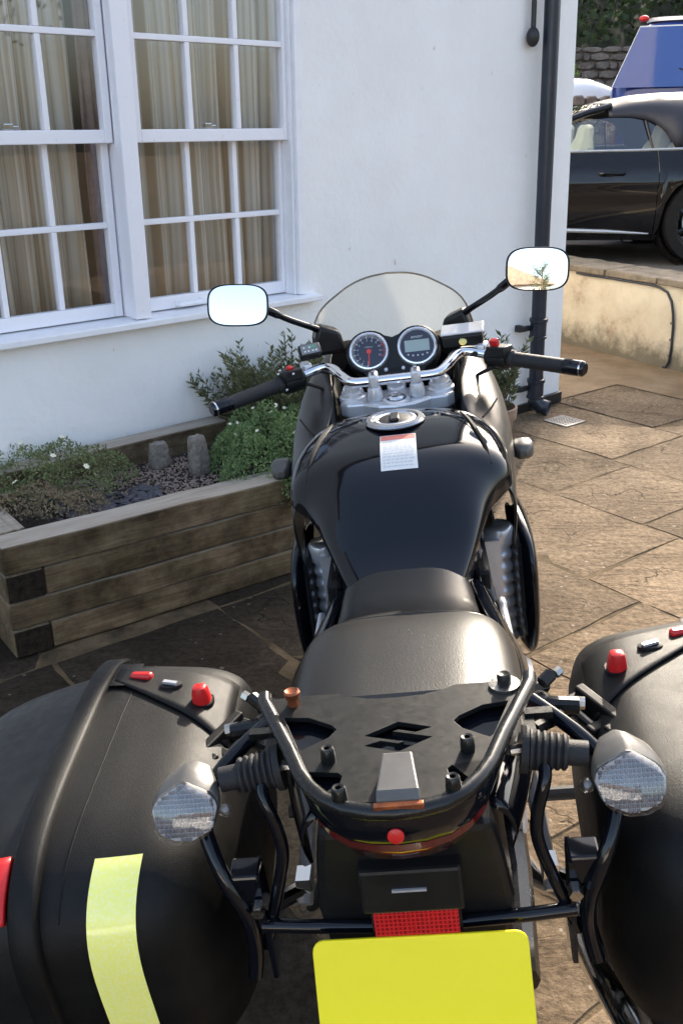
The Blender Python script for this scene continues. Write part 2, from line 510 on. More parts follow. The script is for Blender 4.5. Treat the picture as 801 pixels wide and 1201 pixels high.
    a3 = N(t, 'ShaderNodeMath', operation='MULTIPLY_ADD')
    a3.inputs[1].default_value = -0.16
    t.links.new(cm.outputs[0], a3.inputs[0])
    t.links.new(a2.outputs[0], a3.inputs[2])
    bp_ = N(t, 'ShaderNodeBump', Strength=1.0, Distance=0.055)
    t.links.new(a3.outputs[0], bp_.inputs['Height'])
    t.links.new(bp_.outputs[0], b.inputs['Normal'])
    return m
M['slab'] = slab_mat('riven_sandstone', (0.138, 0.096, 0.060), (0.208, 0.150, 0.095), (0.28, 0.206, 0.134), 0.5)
M['slab_dark'] = slab_mat('dark_sandstone', (0.022, 0.017, 0.012), (0.038, 0.029, 0.020), (0.062, 0.048, 0.034), 0.25)  # same stone much darker, for slabs by the planter and further left
M['mortar'] = pbr('sandy_mortar', (0.18, 0.130, 0.076), 0.95, spec=0.1, col2=(0.06, 0.045, 0.028), vscale=9, bump=0.8, bscale=160, bdist=0.006)
M['drive'] = pbr('gravelly_tarmac', (0.10, 0.09, 0.08), 0.9, col2=(0.17, 0.15, 0.13), vscale=6, bump=0.6, bscale=90, bdist=0.01)
M['soil'] = pbr('dark_soil', (0.030, 0.022, 0.017), 0.95, col2=(0.06, 0.045, 0.034), vscale=18, bump=1.0, bscale=70, bdist=0.02)

def cream_wall():
    m, t, b = nodes_of('stained_cream_render')
    geo = t.nodes.new('ShaderNodeNewGeometry')
    n = N(t, 'ShaderNodeTexNoise', Scale=3.4, Detail=9.0, Roughness=0.7)
    t.links.new(geo.outputs['Position'], n.inputs['Vector'])
    r = ramp(t, [(0.30, (0.36, 0.26, 0.175)), (0.42, (0.54, 0.45, 0.315)), (0.60, (0.63, 0.55, 0.40))])
    t.links.new(n.outputs['Fac'], r.inputs[0])
    sp = t.nodes.new('ShaderNodeSeparateXYZ')
    t.links.new(geo.outputs['Position'], sp.inputs[0])
    n2 = N(t, 'ShaderNodeTexNoise', Scale=9.0, Detail=8.0, Roughness=0.75)
    t.links.new(geo.outputs['Position'], n2.inputs['Vector'])
    ma = N(t, 'ShaderNodeMath', operation='MULTIPLY_ADD')
    ma.inputs[1].default_value = -0.36
    t.links.new(n2.outputs['Fac'], ma.inputs[0])
    t.links.new(sp.outputs['Z'], ma.inputs[2])
    rs = ramp(t, [(0.0, (1, 1, 1)), (0.03, (0, 0, 0))])
    mr = N(t, 'ShaderNodeMapRange')
    mr.inputs['From Min'].default_value = -0.13
    mr.inputs['From Max'].default_value = 0.02
    mr.inputs['To Min'].default_value = 0.85
    mr.inputs['To Max'].default_value = 0.0
    t.links.new(ma.outputs[0], mr.inputs['Value'])
    mx = N(t, 'ShaderNodeMix', data_type='RGBA')
    mx.inputs['B'].default_value = (0.085, 0.072, 0.045, 1)
    t.links.new(mr.outputs[0], mx.inputs['Factor'])
    t.links.new(r.outputs[0], mx.inputs['A'])
    t.links.new(mx.outputs['Result'], b.inputs['Base Color'])
    b.inputs['Roughness'].default_value = 0.85
    bp_ = N(t, 'ShaderNodeBump', Strength=0.4, Distance=0.01)
    t.links.new(n2.outputs['Fac'], bp_.inputs['Height'])
    t.links.new(bp_.outputs[0], b.inputs['Normal'])
    return m
M['cream'] = cream_wall()
M['coping'] = pbr('lichened_coping_stone', (0.13, 0.10, 0.066), 0.85, col2=(0.25, 0.205, 0.145), vscale=9, bump=0.7, bscale=60, bdist=0.008)
M['pipe'] = pbr('navy_black_pipe_paint', (0.012, 0.017, 0.028), 0.35, col2=(0.018, 0.024, 0.038), vscale=6, rvar=0.08)
M['iron'] = pbr('black_iron', (0.013, 0.013, 0.015), 0.45, col2=(0.02, 0.02, 0.022), vscale=30)
M['terracotta'] = pbr('weathered_terracotta', (0.20, 0.13, 0.085), 0.85, col2=(0.30, 0.21, 0.15), vscale=9, bump=0.3, bscale=80)
M['rock'] = pbr('rough_grey_stone', (0.16, 0.14, 0.115), 0.9, col2=(0.30, 0.27, 0.23), vscale=45, bump=1.0, bscale=90, bdist=0.012)
M['pebble'] = pbr('pinkish_gravel', (0.15, 0.10, 0.08), 0.85, col2=(0.36, 0.28, 0.23), vscale=70)
M['slate'] = pbr('blue_grey_slate_chips', (0.035, 0.035, 0.045), 0.6, col2=(0.075, 0.07, 0.085), vscale=30)
M['rubble'] = pbr('rubble_stone', (0.11, 0.085, 0.070), 0.9, col2=(0.24, 0.20, 0.165), vscale=3.5, bump=0.8, bscale=14, bdist=0.05)
M['roof'] = pbr('roof_tiles', (0.20, 0.15, 0.11), 0.85, col2=(0.29, 0.23, 0.17), vscale=5, bump=0.5, bscale=30, bdist=0.02)
M['carpaint'] = pbr('black_car_paint', (0.005, 0.005, 0.006), 0.05, spec=0.5)
M['canvas'] = pbr('dark_navy_soft_top', (0.014, 0.016, 0.026), 0.55, col2=(0.019, 0.021, 0.032), vscale=30, bump=0.2, bscale=600)
M['cream_leather'] = pbr('cream_leather', (0.62, 0.57, 0.45), 0.5, col2=(0.55, 0.50, 0.39), vscale=10)
M['blue'] = pbr('blue_van_paint', (0.010, 0.028, 0.17), 0.12, col2=(0.012, 0.032, 0.19), vscale=3)
M['blueglass'] = pbr('blue_tinted_van_glass', (0.022, 0.062, 0.26), 0.05, spec=0.5)
M['whitecar'] = pbr('white_car_paint', (0.80, 0.80, 0.78), 0.15, coat=1.0)
M['trimgrey'] = pbr('bright_car_trim', (0.62, 0.61, 0.58), 0.25, 0.7)
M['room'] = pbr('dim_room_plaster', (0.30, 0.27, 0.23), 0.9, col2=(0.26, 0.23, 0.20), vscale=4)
M['grate'] = pbr('galvanised_grate', (0.27, 0.25, 0.22), 0.6, 0.0, col2=(0.20, 0.185, 0.16), vscale=30)

def leafmat(name, a, b2, c, rough=0.5):
    m, t, b = nodes_of(name)
    at = t.nodes.new('ShaderNodeAttribute')
    at.attribute_name = 'tone'
    r = ramp(t, [(0.0, a), (0.5, b2), (1.0, c)])
    t.links.new(at.outputs['Fac'], r.inputs[0])
    t.links.new(r.outputs[0], b.inputs['Base Color'])
    b.inputs['Roughness'].default_value = rough
    b.inputs['Specular IOR Level'].default_value = 0.3
    # a little translucency
    o = t.nodes['Material Output']
    tl = N(t, 'ShaderNodeBsdfTranslucent')
    t.links.new(r.outputs[0], tl.inputs['Color'])
    mx = t.nodes.new('ShaderNodeMixShader')
    mx.inputs['Fac'].default_value = 0.3
    t.links.new(b.outputs[0], mx.inputs[1])
    t.links.new(tl.outputs[0], mx.inputs[2])
    t.links.new(mx.outputs[0], o.inputs['Surface'])
    return m
M['leaf_cushion'] = leafmat('cushion_leaves', (0.12, 0.115, 0.06), (0.18, 0.22, 0.09), (0.26, 0.30, 0.13))
M['leaf_brown'] = leafmat('dry_brown_leaves', (0.20, 0.145, 0.09), (0.27, 0.21, 0.13), (0.29, 0.26, 0.16))
M['leaf_clump'] = leafmat('bright_green_leaves', (0.11, 0.175, 0.065), (0.19, 0.28, 0.11), (0.27, 0.37, 0.165))
M['leaf_shrub'] = leafmat('olive_shrub_leaves', (0.065, 0.085, 0.035), (0.12, 0.14, 0.06), (0.23, 0.225, 0.11))
M['leaf_pot'] = leafmat('pot_plant_leaves', (0.05, 0.07, 0.03), (0.09, 0.12, 0.055), (0.15, 0.17, 0.085))
M['leaf_tree'] = leafmat('tree_leaves', (0.035, 0.055, 0.022), (0.065, 0.095, 0.035), (0.12, 0.15, 0.05))
M['leaf_lime'] = leafmat('lime_green_leaves', (0.11, 0.20, 0.02), (0.18, 0.30, 0.03), (0.26, 0.38, 0.06))
M['stem'] = pbr('woody_stem', (0.10, 0.075, 0.045), 0.85, col2=(0.16, 0.12, 0.075), vscale=50)
M['petal'] = pbr('cream_petals', (0.80, 0.76, 0.62), 0.6, col2=(0.72, 0.66, 0.48), vscale=60)
M['grassland'] = pbr('woodland_floor', (0.018, 0.026, 0.011), 0.95, col2=(0.032, 0.042, 0.018), vscale=0.6)

def curtain_mat():
    m, t, b = nodes_of('striped_curtain_cloth')
    tc = t.nodes.new('ShaderNodeTexCoord')
    sp = t.nodes.new('ShaderNodeSeparateXYZ')
    t.links.new(tc.outputs['Object'], sp.inputs[0])
    n = N(t, 'ShaderNodeTexNoise', Scale=26.0, Detail=2.0, noise_dimensions='1D')
    t.links.new(sp.outputs['X'], n.inputs['W'])
    r = ramp(t, [(0.34, (0.33, 0.245, 0.155)), (0.45, (0.52, 0.465, 0.38)), (0.52, (0.60, 0.58, 0.53)), (0.60, (0.38, 0.305, 0.21)), (0.70, (0.56, 0.52, 0.45))])
    t.links.new(n.outputs['Fac'], r.inputs[0])
    t.links.new(r.outputs[0], b.inputs['Base Color'])
    b.inputs['Roughness'].default_value = 0.9
    return m
M['curtain'] = curtain_mat()
M['lining'] = pbr('plum_curtain_edge', (0.20, 0.13, 0.13), 0.9, col2=(0.26, 0.18, 0.17), vscale=20)

# ------------------------------------------------------------------ mesh helpers
class MB:
    """collects shapes into one vertex / face list"""
    def __init__(self):
        self.v = []
        self.f = []
    def add(self, v, f):
        o = len(self.v)
        self.v += [tuple(p) for p in v]
        self.f += [tuple(i + o for i in q) for q in f]
        return self
    def box(self, c, s, rot=None):
        hx, hy, hz = s[0] / 2, s[1] / 2, s[2] / 2
        vs = [Vector((x, y, z)) for z in (-hz, hz) for y in (-hy, hy) for x in (-hx, hx)]
        if rot is not None:
            R = Euler(rot).to_matrix()
            vs = [R @ p for p in vs]
        c = Vector(c)
        vs = [p + c for p in vs]
        return self.add(vs, [(0, 2, 3, 1), (4, 5, 7, 6), (0, 1, 5, 4), (2, 6, 7, 3), (0, 4, 6, 2), (1, 3, 7, 5)])
    def b2(self, lo, hi):
        return self.box([(a + b) / 2 for a, b in zip(lo, hi)], [b - a for a, b in zip(lo, hi)])
    def rings(self, rings, closed=True, cap=True):
        n = len(rings[0])
        vs = [p for r in rings for p in r]
        fs = []
        for i in range(len(rings) - 1):
            for j in range(n if closed else n - 1):
                k = (j + 1) % n
                fs.append((i * n + j, i * n + k, (i + 1) * n + k, (i + 1) * n + j))
        if cap and closed:
            fs.append(tuple(reversed(range(n))))
            fs.append(tuple((len(rings) - 1) * n + j for j in range(n)))
        return self.add(vs, fs)
    def tube(self, path, r, n=10, cap=True):
        P = [Vector(p) for p in path]
        rr = r if isinstance(r, (list, tuple)) else [r] * len(P)
        T = []
        for i in range(len(P)):
            a = P[max(0, i - 1)]
            b = P[min(len(P) - 1, i + 1)]
            T.append((b - a).normalized())
        up = Vector((0, 0, 1)) if abs(T[0].z) < 0.9 else Vector((1, 0, 0))
        u = T[0].cross(up).normalized()
        rings = []
        for i in range(len(P)):
            u = (u - T[i] * u.dot(T[i])).normalized()
            w = T[i].cross(u)
            rings.append([P[i] + (u * math.cos(2 * PI * k / n) + w * math.sin(2 * PI * k / n)) * rr[i] for k in range(n)])
        return self.rings(rings, True, cap)
    def lathe(self, prof, c=(0, 0, 0), axis=(0, 0, 1), n=20, cap=True):
        """prof: list of (radius, height along axis)"""
        A = Vector(axis).normalized()
        up = Vector((0, 0, 1)) if abs(A.z) < 0.9 else Vector((1, 0, 0))
        u = A.cross(up).normalized()
        w = A.cross(u)
        c = Vector(c)
        rings = [[c + A * h + (u * math.cos(2 * PI * k / n) + w * math.sin(2 * PI * k / n)) * max(r, 1e-5) for k in range(n)] for r, h in prof]
        return self.rings(rings, True, cap)
    def grid(self, rows, closed_u=False):
        n = len(rows[0])
        vs = [p for r in rows for p in r]
        fs = []
        for i in range(len(rows) - 1):
            for j in range(n if closed_u else n - 1):
                k = (j + 1) % n
                fs.append((i * n + j, i * n + k, (i + 1) * n + k, (i + 1) * n + j))
        return self.add(vs, fs)
    def prism(self, poly, fn0, fn1):
        n = len(poly)
        return self.rings([[fn0(p) for p in poly], [fn1(p) for p in poly]])
    def ball(self, c, r, nu=14, nv=8):
        rx, ry, rz = (r, r, r) if not isinstance(r, (list, tuple)) else r
        rings = []
        for i in range(nv + 1):
            t = PI * i / nv
            rings.append([(c[0] + rx * max(math.sin(t), 1e-4) * math.cos(2 * PI * k / nu), c[1] + ry * max(math.sin(t), 1e-4) * math.sin(2 * PI * k / nu), c[2] - rz * math.cos(t)) for k in range(nu)])
        return self.rings(rings)

def mesh_of(name, mb, shift=None):
    me = bpy.data.meshes.new(name)
    v = mb.v
    if shift is not None:
        v = [(p[0] - shift[0], p[1] - shift[1], p[2] - shift[2]) for p in v]
    me.from_pydata(v, [], mb.f)
    me.validate()
    bm = bmesh.new()
    bm.from_mesh(me)
    bmesh.ops.recalc_face_normals(bm, faces=bm.faces)
    bm.to_mesh(me)
    bm.free()
    return me

def obj(name, mb, m, parent=None, smooth=None, bevel=0.0, subsurf=0, shift=None, solid=0.0, seg=2, label=None, autosm=35):
    me = mb if isinstance(mb, bpy.types.Mesh) else mesh_of(name, mb, shift)
    o = bpy.data.objects.new(name, me)
    sc.collection.objects.link(o)
    if m is not None:
        me.materials.append(m)
    if parent is not None:
        o.parent = parent
    if solid:
        s = o.modifiers.new('solid', 'SOLIDIFY')
        s.thickness = solid
        s.offset = 0
    if bevel:
        b = o.modifiers.new('bevel', 'BEVEL')
        b.width = bevel
        b.segments = seg
        b.limit_method = 'ANGLE'
        b.angle_limit = rad(40)
    if subsurf:
        s = o.modifiers.new('sub', 'SUBSURF')
        s.levels = subsurf
        s.render_levels = subsurf
    if smooth is not None:
        if smooth:
            for p in me.polygons: p.use_smooth = True
            if autosm and not subsurf:
                try:
                    me.set_sharp_from_angle(angle=rad(autosm))
                except Exception:
                    pass
    if label: o['label'] = label
    return o

def tag(o, label, cat, group=None):
    o['label'] = label
    o['category'] = cat
    if group: o['group'] = group
    return o

def thing(name, label, cat, loc=(0, 0, 0), rot=(0, 0, 0), group=None):
    o = bpy.data.objects.new(name, None)
    o.empty_display_size = 0.1
    sc.collection.objects.link(o)
    o.location = loc
    o.rotation_euler = rot
    return tag(o, label, cat, group)

def structure(o):
    o['kind'] = 'structure'
    return o

def stuff(o):
    o['kind'] = 'stuff'
    return o

def sup(n, a, b, e, e2=None):
    """super-ellipse outline"""
    out = []
    for k in range(n):
        t = 2 * PI * k / n
        c, s = math.cos(t), math.sin(t)
        out.append((a * math.copysign(abs(c) ** (2.0 / e), c), b * math.copysign(abs(s) ** (2.0 / e), s)))
    return out

def lerp(a, b, t):
    return a + (b - a) * t

def interp(tab, x):
    """tab: sorted list of (x, v0, v1..) -> smooth interpolated tuple (Catmull-Rom)"""
    n = len(tab)
    if x <= tab[0][0]: return tab[0][1:]
    if x >= tab[-1][0]: return tab[-1][1:]
    for i in range(n - 1):
        if tab[i][0] <= x <= tab[i + 1][0]:
            break
    p1, p2 = tab[i], tab[i + 1]
    p0 = tab[i - 1] if i > 0 else p1
    p3 = tab[i + 2] if i + 2 < n else p2
    h = p2[0] - p1[0]
    t = (x - p1[0]) / h
    out = []
    for k in range(1, len(p1)):
        m1 = (p2[k] - p0[k]) / (p2[0] - p0[0]) * h
        m2 = (p3[k] - p1[k]) / (p3[0] - p1[0]) * h
        out.append((2 * t**3 - 3 * t**2 + 1) * p1[k] + (t**3 - 2 * t**2 + t) * m1 + (-2 * t**3 + 3 * t**2) * p2[k] + (t**3 - t**2) * m2)
    return tuple(out)

def leaves(mb_tones, pts, size, rng, long=2.2, up=0.3, dirs=None, wide=0.45):
    """leaf faces at pts -> appends into (MB, tones)"""
    mb, tones = mb_tones
    for i, p in enumerate(pts):
        if dirs is not None:
            d = Vector(dirs[i])
        else:
            d = Vector((rng.gauss(0, 1), rng.gauss(0, 1), rng.gauss(0, 1) + up))
        if d.length < 1e-4: d = Vector((0, 0, 1))
        d.normalize()
        s = d.cross(Vector((rng.gauss(0, 1), rng.gauss(0, 1), rng.gauss(0, 1))))
        if s.length < 1e-4: s = Vector((1, 0, 0))
        s.normalize()
        L = size * long * rng.uniform(0.6, 1.25)
        W = size * wide * rng.uniform(0.7, 1.2)
        p = Vector(p)
        nrm = d.cross(s) * (W * 0.35)
        mb.add([p, p + d * L * 0.5 + s * W + nrm, p + d * L, p + d * L * 0.5 - s * W + nrm], [(0, 1, 2, 3)])
        tones.append(min(1, max(0, rng.gauss(0.5, 0.24))))

def leaf_obj(name, mbt, m, parent, shift=None):
    mb, tones = mbt
    me = bpy.data.meshes.new(name)
    v = mb.v if shift is None else [(p[0] - shift[0], p[1] - shift[1], p[2] - shift[2]) for p in mb.v]
    me.from_pydata(v, [], mb.f)
    at = me.attributes.new('tone', 'FLOAT', 'FACE')
    at.data.foreach_set('value', tones)
    return obj(name, me, m, parent)

# ================================================================== SETTING
# ------------------------------------------------------------------ ground and paving
ground = structure(obj('ground', MB().add([(-70, -70, -0.0036), (70, -70, -0.0036), (70, 90, -0.0036), (-70, 90, -0.0036)], [(0, 1, 2, 3)]), M['mortar']))

WD = Vector((math.cos(rad(42)), math.sin(rad(42)), 0))       # along the house front
WN = Vector((math.sin(rad(42)), -math.cos(rad(42)), 0))      # out of the house front
CORNER = Vector((1.3127, 5.604, 0))
E1 = Vector((math.sin(rad(52)), math.cos(rad(52)), 0))
E2 = Vector((math.sin(rad(142)), math.cos(rad(142)), 0))
RW_A = Vector((1.707, 7.269, 0))
RW_D = Vector((0.515, -0.857, 0)).normalized()
RW_N = Vector((0.857, 0.515, 0)).normalized()

paving = structure(thing('paving', 'riven sandstone paving', 'paving'))
del paving['category'], paving['label']
rows = [-1.45, -0.87, -0.29, 0.30, 0.88, 1.48, 2.06, 2.65, 3.24, 3.83, 4.45, 5.08, 5.70, 6.32]
fixed = {2.65: [-3.62, -2.8, -1.94, -1.02], 3.24: [-3.62, -2.60, -2.11, -1.25], 3.83: [-3.62, -2.72, -1.83, -0.9],
         1.48: [-2.63, -2.10, -1.1], 0.88: [-2.60, -1.68, -0.75], 2.06: [-3.1, -2.55, -1.7], 4.45: [-3.62, -2.9, -1.9]}
rng = random.Random(11)
gap = 0.0075
def paving_ok(c):
    if (c - CORNER).dot(WN) < 0.05 and (c - CORNER).dot(WD) < 0.1: return False
    if (c - RW_A).dot(RW_N) > 0.0: return False
    if c.dot(E1) > 5.08 or c.dot(E2) < -3.62: return False
    if c.y < 0.05 or c.y > 9 or c.x < -2.2 or c.x > 4.2: return False
    return True
for ri in range(len(rows) - 1):
    p0, p1 = rows[ri], rows[ri + 1]
    cuts = [q for q in fixed.get(p0, [])]
    lo = min(cuts) if cuts else -1.9 - rng.random() * 0.4
    if not cuts: cuts = [lo]
    q = lo
    while q > -6.0:
        q -= rng.uniform(0.55, 1.05)
        cuts.append(q)
    q = max(cuts)
    while q < 2.2:
        q += rng.uniform(0.55, 1.05)
        cuts.append(q)
    if p1 <= 2.07 :
        cuts = sorted(c for c in cuts if c > -2.4 or c < -3.6)
        cuts = sorted(cuts + [-2.60])
    cuts = sorted(cuts)
    for a, b in zip(cuts[:-1], cuts[1:]):
        cc = E1 * ((p0 + p1) / 2) + E2 * ((a + b) / 2)
        if not paving_ok(cc): continue
        if p1 <= 2.07 and b < -2.45:
            # under the planter / strip along it
            if b < -2.61: continue
        j = lambda: rng.uniform(-0.006, 0.006)
        g = gap
        w0, w1, l0, l1 = p0 + g, p1 - g, a + g, b - g
        nx, ny = 8, 6
        tilt = (rng.uniform(-0.0022, 0.0022), rng.uniform(-0.0022, 0.0022))
        hz = rng.uniform(-0.0015, 0.0015)
        cj = [(j(), j()) for _ in range(4)]
        v = []
        for iy in range(ny + 1):
            for ix in range(nx + 1):
                s, t_ = ix / nx, iy / ny
                ex = (lerp(lerp(cj[0][0], cj[1][0], s), lerp(cj[2][0], cj[3][0], s), t_) + rng.uniform(-0.0045, 0.0045))
                ey = (lerp(lerp(cj[0][1], cj[1][1], s), lerp(cj[2][1], cj[3][1], s), t_) + rng.uniform(-0.0045, 0.0045))
                pt = E1 * (lerp(w0, w1, t_) + ey) + E2 * (lerp(l0, l1, s) + ex)
                z = hz + tilt[0] * (s - .5) * 2 + tilt[1] * (t_ - .5) * 2 + rng.uniform(-0.0016, 0.0016)
                edge = ix in (0, nx) or iy in (0, ny)
                v.append(pt - cc + Vector((0, 0, z - (0.002 if edge else 0))))
        mb = MB()
        W = nx + 1
        fs = [(iy * W + ix, iy * W + ix + 1, (iy + 1) * W + ix + 1, (iy + 1) * W + ix) for iy in range(ny) for ix in range(nx)]
        ring = [ix for ix in range(W)] + [iy * W + nx for iy in range(1, ny + 1)] + [ny * W + ix for ix in range(nx - 1, -1, -1)] + [iy * W for iy in range(ny - 1, 0, -1)]
        base = len(v)
        mid = []
        for i in ring:
            d = (v[i] * 1.0); d.z = 0
            v.append(v[i] + d.normalized() * 0.003 + Vector((0, 0, -0.006)))
        for i in ring:
            v.append(Vector((v[i].x, v[i].y, -0.03)))
        n = len(ring)
        for k in range(n):
            k2 = (k + 1) % n
            fs.append((ring[k], base + k, base + k2, ring[k2]))
            fs.append((base + k, base + n + k, base + n + k2, base + k2))
        mb.add(v, fs)
        dark_slab = (cc.dot(E2) < -1.75 and cc.dot(E1) < 2.06) or (cc.x < 0.0)
        o = obj('flagstone', mb, M['slab_dark'] if dark_slab else M['slab'], paving, smooth=True, autosm=50)
        o.location = cc

M['concrete'] = pbr('tan_concrete', (0.20, 0.138, 0.080), 0.92, spec=0.12, col2=(0.285, 0.21, 0.135), vscale=5.0, bump=0.8, bscale=60, bdist=0.012, detail=9.0)
def pq(p, q): return tuple(E1 * p + E2 * q + Vector((0, 0, 0.001)))
mb = MB()
mb.add([pq(4.3, -3.626), pq(5.086, -3.626), pq(5.086, -9), pq(4.3, -9)], [(0, 1, 2, 3)])
mb.add([pq(5.086, 3), pq(9, 3), pq(9, -9), pq(5.086, -9)], [(0, 1, 2, 3)])
structure(obj('concrete_yard', mb, M['concrete']))

# drain grate in the paving
grate = thing('drain_grate', 'small square galvanised drain grate set in the paving below the drainpipe', 'drain grate', (1.255, 5.165, -0.009), (0, 0, rad(38)))
mb = MB(); S = 0.165
mb.box((0, 0, 0.004), (S, S, 0.012))
obj('plate', mb, M['iron'], grate)
mb = MB()
mb.box((0, S / 2 - 0.006, 0.012), (S, 0.012, 0.006)); mb.box((0, -S / 2 + 0.006, 0.012), (S, 0.012, 0.006))
mb.box((S / 2 - 0.006, 0, 0.012), (0.012, S - 0.024, 0.006)); mb.box((-S / 2 + 0.006, 0, 0.012), (0.012, S - 0.024, 0.006))
for i in range(1, 8):
    x = -S / 2 + S * i / 8
    mb.box((x, 0, 0.0115), (0.009, S - 0.024, 0.005))
    mb.box((0, x, 0.0117), (S - 0.024, 0.009, 0.005))
obj('lattice', mb, M['grate'], grate)

# ------------------------------------------------------------------ house
house = thing('house', 'white rendered house with a large sash window on its front wall', 'house', CORNER, (0, 0, rad(42)))
WL, WR, WB, WT = -3.66, -1.985, 0.845, 2.26
HH = 5.0
mb = MB()
def corner_x(z): return -0.047 * z
zs = [0, WB, WT, HH]
xs = [-7.0, WL, WR, 0.0]
V = []
for z in zs:
    for i, x in enumerate(xs):
        V.append((corner_x(z) if i == 3 else x, 0, z))
F = []
for r in range(3):
    for c in range(3):
        if r == 1 and c == 1: continue
        F.append((r * 4 + c, r * 4 + c + 1, (r + 1) * 4 + c + 1, (r + 1) * 4 + c))
mb.add(V, F)
hole = [(WL, WB), (WR, WB), (WR, WT), (WL, WT)]
rv = [(x, 0, z) for x, z in hole] + [(x, 0.16, z) for x, z in hole]
mb.add(rv, [(0, 4, 5, 1), (1, 5, 6, 2), (2, 6, 7, 3), (3, 7, 4, 0)])
# end wall, back and far side
mb.add([(0, 0, 0), (0, 6, 0), (corner_x(HH), 6, HH), (corner_x(HH), 0, HH), (0, 6, 0), (-7, 6, 0), (-7, 6, HH), (corner_x(HH), 6, HH), (-7, 6, 0), (-7, 0, 0), (-7, 0, HH), (-7, 6, HH)],
       [(0, 1, 2, 3), (4, 5, 6, 7), (8, 9, 10, 11)])
wall = obj('wall', mb, M['wallpaint'], house)
mb = MB()
mb.add([(-7.2, -0.2, HH), (0.0, -0.2, HH), (0.0, 6.2, HH), (-7.2, 6.2, HH), (-7.2, 3, HH + 2.2), (0.0, 3, HH + 2.2)], [(0, 1, 5, 4), (2, 3, 4, 5), (1, 2, 5), (3, 0, 4), (0, 3, 2, 1)])
obj('roof', mb, M['roof'], house)
mb = MB()
mb.b2((-0.30, -0.022, 0.0), (0.004, 0.001, 0.062)); mb.b2((-0.62, -0.016, 0.0), (-0.301, 0.001, 0.05))
obj('plinth', mb, M['iron'], house, bevel=0.004)
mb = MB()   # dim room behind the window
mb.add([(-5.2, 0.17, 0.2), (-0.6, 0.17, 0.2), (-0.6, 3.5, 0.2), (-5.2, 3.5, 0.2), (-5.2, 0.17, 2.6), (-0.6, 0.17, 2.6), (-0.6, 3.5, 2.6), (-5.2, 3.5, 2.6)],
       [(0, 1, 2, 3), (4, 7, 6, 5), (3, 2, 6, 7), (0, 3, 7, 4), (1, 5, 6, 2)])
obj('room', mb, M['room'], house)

win = obj('window', MB().b2((-3.64, 0.115, 0.87), (-3.585, 0.158, 2.24)).b2((-2.004, 0.115, 0.87), (-1.99, 0.158, 2.24)).b2((-3.64, 0.115, 2.20), (-1.99, 0.158, 2.24)), M['trim'], house)
# outer frame: jambs stepped, sill, head
mb = MB()
mb.b2((-2.012, -0.014, 0.862), (-1.973, 0.03, 2.26))
mb.b2((-2.026, 0.004, 0.862), (-2.0125, 0.1149, 2.245))
mb.b2((-3.70, -0.014, 0.862), (-3.60, 0.03, 2.26)); mb.b2((-3.60, 0.004, 0.862), (-3.565, 0.1149, 2.245))
mb.b2((-3.5995, -0.0135, 2.21), (-2.0125, 0.0145, 2.259))
obj('frame', mb, M['trim'], win, bevel=0.004)
mb = MB()
mb.b2((-2.842, -0.032, 0.8625), (-2.773, 0.0195, 2.2095)); mb.b2((-2.835, 0.02, 0.8625), (-2.780, 0.1148, 2.2095))
obj('mullion', mb, M['flake'], win, bevel=0.005)
mb = MB()
prof = [(-0.055, 0.832), (-0.055, 0.857), (0.02, 0.8615), (0.114, 0.8619), (0.114, 0.82), (-0.001, 0.82), (-0.001, 0.828)]
mb.prism(prof, lambda p: (-3.78, p[0], p[1]), lambda p: (-1.915, p[0], p[1]))
obj('sill', mb, M['trim'], win, bevel=0.004)

def sash(xl, xr, yf, yb, gz0, gz1, bar_z, bars, top_rail, bot_rail, sl, sr):
    """glazed sash: xl..xr is the glass opening"""
    mb = MB()
    mb.b2((xr, yf, gz0 - bot_rail), (xr + sr, yb, gz1 + top_rail))
    mb.b2((xl - sl, yf, gz0 - bot_rail), (xl, yb, gz1 + top_rail))
    mb.b2((xl + 0.0002, yf + 0.0004, gz0 - bot_rail), (xr - 0.0002, yb - 0.0004, gz0))
    mb.b2((xl + 0.0002, yf + 0.0004, gz1), (xr - 0.0002, yb - 0.0004, gz1 + top_rail))
    obj('sash', mb, M['flake'], win, bevel=0.003)
    ym = (yf + yb) / 2
    bw = 0.0105
    xsn = [xl] + bars + [xr]
    zsn = [gz0] + bar_z + [gz1]
    for x in bars:
        for i in range(len(zsn) - 1):
            obj('glazing_bar', MB().b2((x - bw, yf + 0.003, zsn[i] + (bw if i else 0) + 0.0003), (x + bw, yb - 0.002, zsn[i + 1] - (bw if i < len(zsn) - 2 else 0) - 0.0003)), M['flake'], win, bevel=0.003)
    for z in bar_z:
        obj('glazing_bar', MB().b2((xl, yf + 0.002, z - bw), (xr, yb - 0.003, z + bw)), M['flake'], win, bevel=0.003)
    rg = random.Random(int(xl * 1000) + int(gz0 * 77))
    for i in range(len(xsn) - 1):
        for k in range(len(zsn) - 1):
            a = rg.uniform(-0.0009, 0.0009); b = rg.uniform(-0.0009, 0.0009)
            x0, x1, z0, z1 = xsn[i] + 0.001, xsn[i + 1] - 0.001, zsn[k] + 0.001, zsn[k + 1] - 0.001
            y = ym + 0.003
            obj('pane', MB().add([(x0, y + a, z0), (x1, y - a, z0), (x1, y - a + b, z1), (x0, y + a + b, z1)], [(0, 1, 2, 3)]), M['pane'], win)

